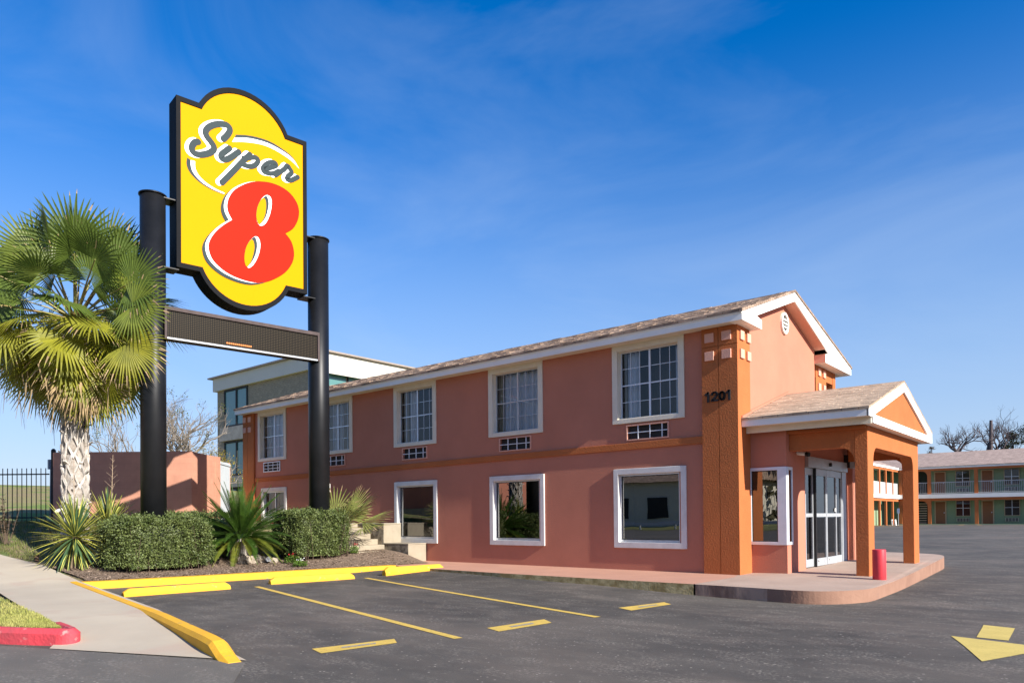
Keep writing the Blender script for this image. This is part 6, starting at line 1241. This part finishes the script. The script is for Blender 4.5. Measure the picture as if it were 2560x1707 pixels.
# things on the far lot
def yb_stop(x0, x1, y, lab):
    b = MB(); q(b, x0, x1, y, y+.16, .40, .535); tag(b.build('wheel_stop', m_yellowkerb, bevel=.03), lab, 'wheel stop', 'far yellow wheel stops')
for k, (x0, x1, y, lab) in enumerate(((-8.1, -7.3, 43.2, 'far yellow wheel stop nearest the portico column'), (-7.25, -6.7, 43.7, 'far yellow wheel stop in front of the two white posts'), (-6.65, -6.2, 44.3, 'far yellow wheel stop right of the two white posts'), (-3.3, -2.95, 47.6, 'lone yellow stop by the far wall under a green bay'), (-2.2, -1.85, 47.6, 'lone yellow stop by the far wall right of the orange post'))): yb_stop(x0, x1, y, lab)
for k, (x, lab) in enumerate(((-7.02, 'left one of two short white slanted posts by the far wing'), (-6.80, 'right one of two short white slanted posts by the far wing'))):
    b = MB(); b.tube([fp_(x, 44.6, .42), fp_(x-.06, 44.6, .97)], .075, 10); tag(b.build('white_post', m_white), lab, 'post', 'short white slanted posts')
hs_ = thing('parking_sign', fp_(-6.72, 45, .5), 'small blue parking sign on a thin post by the far wing', 'sign')
b = MB(); b.tube([fp_(-6.72, 45, .4), fp_(-6.72, 45, 1.5)], .02, 6); b.build('post', m_alu, hs_)
b = MB(); q(b, -6.80, -6.64, 44.96, 44.98, 1.42, 1.78); b.build('panel', M('pale blue sign', (.42, .52, .62), (.15, .28, .55), scale=6, rough=.4), hs_)

# ------------------------------------------------------------------ trees
m_tbark = M('bare tree bark', (.24, .205, .17), (.15, .125, .10), scale=3, detail=10, rough=1)
m_tbarkd = M('dark bare bark', (.105, .085, .085), (.07, .058, .06), scale=3, detail=10, rough=1)
def branch(b, p, d, L_, r, depth, leafs, spread=.55, grav=.06, n=4, kids=(2, 3)):
    path, rad = [p], [r]; dd = d.normalized()
    for k in range(n):
        dd = (dd+Vector((random.gauss(0, .14), random.gauss(0, .14), random.gauss(0, .10)+grav))).normalized(); p = p+dd*(L_/n); path.append(p); rad.append(r*(1-.42*(k+1)/n))
    b.tube(path, rad, 6 if r > .06 else (4 if r > .02 else 3), caps=False)
    if depth == 0: leafs.append((path[-1], dd)); return
    for k in range(random.randint(*kids)+(1 if depth > 2 else 0)):
        t = random.uniform(.35, 1.0) if k else 1.0; i = min(int(t*n), n-1); q_ = path[i].lerp(path[i+1], t*n-i)
        a = Vector((random.gauss(0, 1), random.gauss(0, 1), random.gauss(0, .8))); a = (a-dd*a.dot(dd)).normalized()
        branch(b, q_, dd+a*random.uniform(spread*.6, spread*1.5), L_*random.uniform(.62, .86), max(.006, r*.58), depth-1, leafs, spread, grav, n, kids)
def bare_tree(x, y, z, h, r, lab, depth=5, lean=(0, 0), bark=None, limbs=4, trunk_h=.22, cs=1., kids=(2, 3), spread=.55, clumps=0, mleaf=None, group=None, seed=1):
    random.seed(seed); t = thing('bare_tree', (x, y, z), lab, 'tree', group); b = MB(); top = Vector((x+lean[0]*.3, y+lean[1]*.3, z+h*trunk_h)); b.tube([(x, y, z-.3), ((x+top.x)/2, (y+top.y)/2, z+h*trunk_h*.5), top], [r*1.25, r, r*.85], 9); b.build('trunk', bark or m_tbark, t)
    b = MB(); lf = []
    for k in range(limbs):
        a = 2*PI*k/limbs+random.uniform(-.4, .4); branch(b, top-Vector((0, 0, .05)), Vector((math.cos(a)*.75+lean[0], math.sin(a)*.75+lean[1], .95)), h*.27*cs, r*.55, depth, lf, spread, kids=kids)
    b.build('crown', bark or m_tbark, t)
    if clumps:
        b = MB()
        for k in range(clumps):
            c, dd = random.choice(lf)
            for w in range(40):
                p = c+Vector((random.gauss(0, .16), random.gauss(0, .16), random.gauss(0, .14))); e_ = Vector((random.gauss(0, 1), random.gauss(0, 1), random.gauss(0, 1))).normalized(); s = e_.cross(Vector((.2, .3, 1))).normalized(); L2 = random.uniform(.06, .13); b.face([p, p+e_*L2*.5+s*L2*.3, p+e_*L2, p+e_*L2*.5-s*L2*.3])
        b.build('leaf_clump', mleaf, t)
m_lo = M('olive leaf', (.13, .14, .03), (.10, .11, .025), scale=4, rough=.7, island=.4, trans=.3)
m_ly = M('autumn yellow leaf', (.42, .33, .03), (.34, .27, .03), scale=4, rough=.7, island=.4, trans=.4)
bare_tree(-38.6, 6.9, 2.4, 7.4, .24, 'spreading bare tree with a few olive leaf clumps behind the block wall', 5, clumps=22, mleaf=m_lo, kids=(2, 2), limbs=5, trunk_h=.2, spread=.6, seed=4)
bare_tree(-41.2, 4.6, 2.4, 6.2, .16, 'bare tree half hidden by the left sign post', 4, clumps=8, mleaf=m_lo, kids=(2, 2), limbs=4, spread=.55, seed=9)
bare_tree(-38.2, 8.8, 2.2, 4.2, .13, 'small tree with yellow autumn leaves against the office building', 4, clumps=45, mleaf=m_ly, kids=(2, 2), limbs=4, seed=12)
bare_tree(-7.6, 78.2, .5, 11.0, .26, 'leafless low spreading tree behind the far wing roof', 5, lean=(-.5, 0), bark=m_tbarkd, limbs=4, trunk_h=.68, cs=.42, kids=(2, 2), spread=.75, seed=23)
bare_tree(-4.9, 83, .5, 13.0, .24, 'tall leafless tree behind the dark dead trunk', 5, lean=(.1, 0), bark=m_tbarkd, limbs=4, trunk_h=.56, cs=.50, kids=(2, 2), spread=.6, seed=31)
random.seed(77)
sn = thing('dead_trunk', (-5.1, 80.8, .5), 'dark topped dead tree trunk standing above the far wing roof', 'dead tree'); b = MB()
b.tube([(-5.15, 80.8, 0), (-5.1, 80.8, 8), (-5.06, 80.8, 10), (-5.03, 80.8, 11.6)], [.24, .22, .19, .15], 9); b.tube([(-5.12, 80.8, 7.4), (-5.4, 80.8, 8.4), (-5.25, 80.8, 9.2)], [.12, .12, .10], 6)
for z, dx in ((10.4, -.6), (9.4, .5), (9.9, .3), (8.9, -.5)): b.tube([(-5.08, 80.8, z), (-5.08+dx, 80.7, z+.05)], [.05, .02], 4)
b.build('trunk', m_tbarkd, sn)
m_ever = M('dull evergreen leaf', (.085, .088, .035), (.052, .06, .025), scale=.8, rough=.7, island=.5, trans=.15)
m_brown = M('russet leaf', (.16, .105, .06), (.11, .085, .05), scale=.8, rough=.8, island=.5, trans=.2)
def leafy_tree(x, y, z, h, rad, lab, mat, n=9000, group='evergreens beyond the far wing', seed=1, leaf=.16, low=.25, name='evergreen_tree'):
    random.seed(seed); t = thing(name, (x, y, z), lab, 'tree', group); b = MB(); b.tube([(x, y, z-.2), (x+.1, y, z+h*.4), (x, y, z+h*.8)], [rad*.09, rad*.07, .03], 8); cl = []
    for k in range(46):
        a = random.uniform(0, 2*PI); u = random.random(); zz_ = z+h*(low+(1-low)*u*.94); rr = rad*math.sqrt(max(.05, 1-(2*u-.75)**2*.75))*math.sqrt(random.random()); c = Vector((x+rr*math.cos(a), y+rr*math.sin(a), zz_)); cl.append((c, random.uniform(.35, .75)*rad*.36)); b.tube([(x, y, z+h*(low*.6+.5*u)), c], [rad*.025, .012], 4, caps=False)
    b.build('trunk', m_tbarkd, t); b = MB()
    for k in range(n):
        c, r_ = random.choice(cl); p = c+Vector((random.gauss(0, r_*.6), random.gauss(0, r_*.6), random.gauss(0, r_*.45))); e_ = Vector((random.gauss(0, 1), random.gauss(0, 1), random.gauss(0, .7))).normalized(); s = e_.cross(Vector((.2, .3, 1))).normalized(); L2 = random.uniform(.6, 1.3)*leaf; b.face([p, p+e_*L2*.5+s*L2*.35, p+e_*L2, p+e_*L2*.5-s*L2*.35])
    b.build('crown', mat, t)
leafy_tree(-1.7, 85, .5, 11.4, 2.5, 'dark evergreen tree at the right edge beyond the far wing roof', m_ever, seed=3)
leafy_tree(-3.7, 86.5, .5, 10.6, 1.8, 'low dull evergreen between the dead trunk and the edge of the picture', m_ever, 5000, seed=5)
leafy_tree(-.6, 83, .5, 9.8, 1.8, 'russet brown tree low at the right edge beyond the roof', m_brown, 5000, seed=8)
leafy_tree(-13.6, 84, .5, 9.0, 1.5, 'small brushy tree top just right of the portico gable', m_brown, 2500, seed=14, group='brushy tree tops by the portico gable')
leafy_tree(-11.6, 85, .5, 9.15, 1.1, 'second brushy tree top right of the portico gable', m_brown, 2000, seed=15, group='brushy tree tops by the portico gable')

# ------------------------------------------------------------------ across the street (seen in the window panes)
random.seed(42)
hb = thing('roadside_building', (-36, -60, 1), 'low cream building with a dark roof across the street, mirrored in the window panes', 'building')
b = MB(); b.box(-52, -24, -68, -58, .0, 5.2); b.build('wall', m_cream, hb)
b = MB(); b.hexa([(-53, -57, 5.2), (-53, -63, 7.4), (-53, -69, 5.2)], [(-23, -57, 5.2), (-23, -63, 7.4), (-23, -69, 5.2)]); b.build('roof', m_shingle, hb)
b = MB()
for x in (-50, -45, -40, -35, -29): b.box(x, x+2.4, -57.99, -57.9, 1.2, 3.4)
b.build('window_band', m_grilledark, hb)
sh = thing('salmon_outbuilding', (-28, -18, 1), 'salmon outbuilding with a low concrete wall across the driveway, mirrored in the left window pane', 'building')
b = MB(); b.box(-36, -22, -21, -17, .5, 5.5); b.build('wall', m_salmon, sh)
b = MB(); b.box(-36, -21.4, -16.4, -16.1, .4, 2.0); b.build('low_wall', m_step, sh)
gr = thing('guard_rail', (-15, -50, 0), 'galvanised guard rail along the far side of the street, mirrored in the window panes', 'guard rail')
b = MB(); b.box(-60, 25, -50.6, -50.5, .55, .85); b.build('rail', m_alu, gr)
b = MB()
for x in range(-60, 26, 4): b.box(x, x+.15, -50.75, -50.61, 0, .8)
b.build('post', m_alu, gr)
m_verge = M('verge grass', (.20, .19, .075), (.13, .15, .045), scale=.6, detail=10, rough=1)
b = MB(); b.face([(-200, -52.2, .03), (-200, -180, 4), (200, -180, 4), (200, -46, .03)]); struct(b.build('far_verge', m_verge))
m_wood = M('winter wood', (.11, .095, .055), (.065, .07, .03), scale=.5, rough=1, island=.6)
b = MB()
for k in range(9000):
    x = random.uniform(-110, 90); hh = 5.5+2.5*math.sin(x*.21)+1.8*math.sin(x*.53+1); z = random.random()**.8*hh; y = -62-random.random()*9-.05*x*0; p = Vector((x, y, 1+z)); e_ = Vector((random.gauss(0, 1), random.gauss(0, .6), random.gauss(0, 1))).normalized(); s = e_.cross(Vector((.2, .9, .4))).normalized(); L2 = random.uniform(.5, 1.3); b.face([p, p+e_*L2*.5+s*L2*.35, p+e_*L2, p+e_*L2*.5-s*L2*.35])
for k in range(5000):
    y = random.uniform(-50, 70); hh = 5.0+2.2*math.sin(y*.23)+1.5*math.sin(y*.57+1); p = Vector((72+random.random()*8, y, .5+random.random()**.8*hh)); e_ = Vector((random.gauss(0, .6), random.gauss(0, 1), random.gauss(0, 1))).normalized(); s = e_.cross(Vector((.9, .2, .4))).normalized(); L2 = random.uniform(.5, 1.3); b.face([p, p+e_*L2*.5+s*L2*.35, p+e_*L2, p+e_*L2*.5-s*L2*.35])
stuff(b.build('distant_wood', m_wood), 'winter wood across the street seen in the window panes', 'wood')
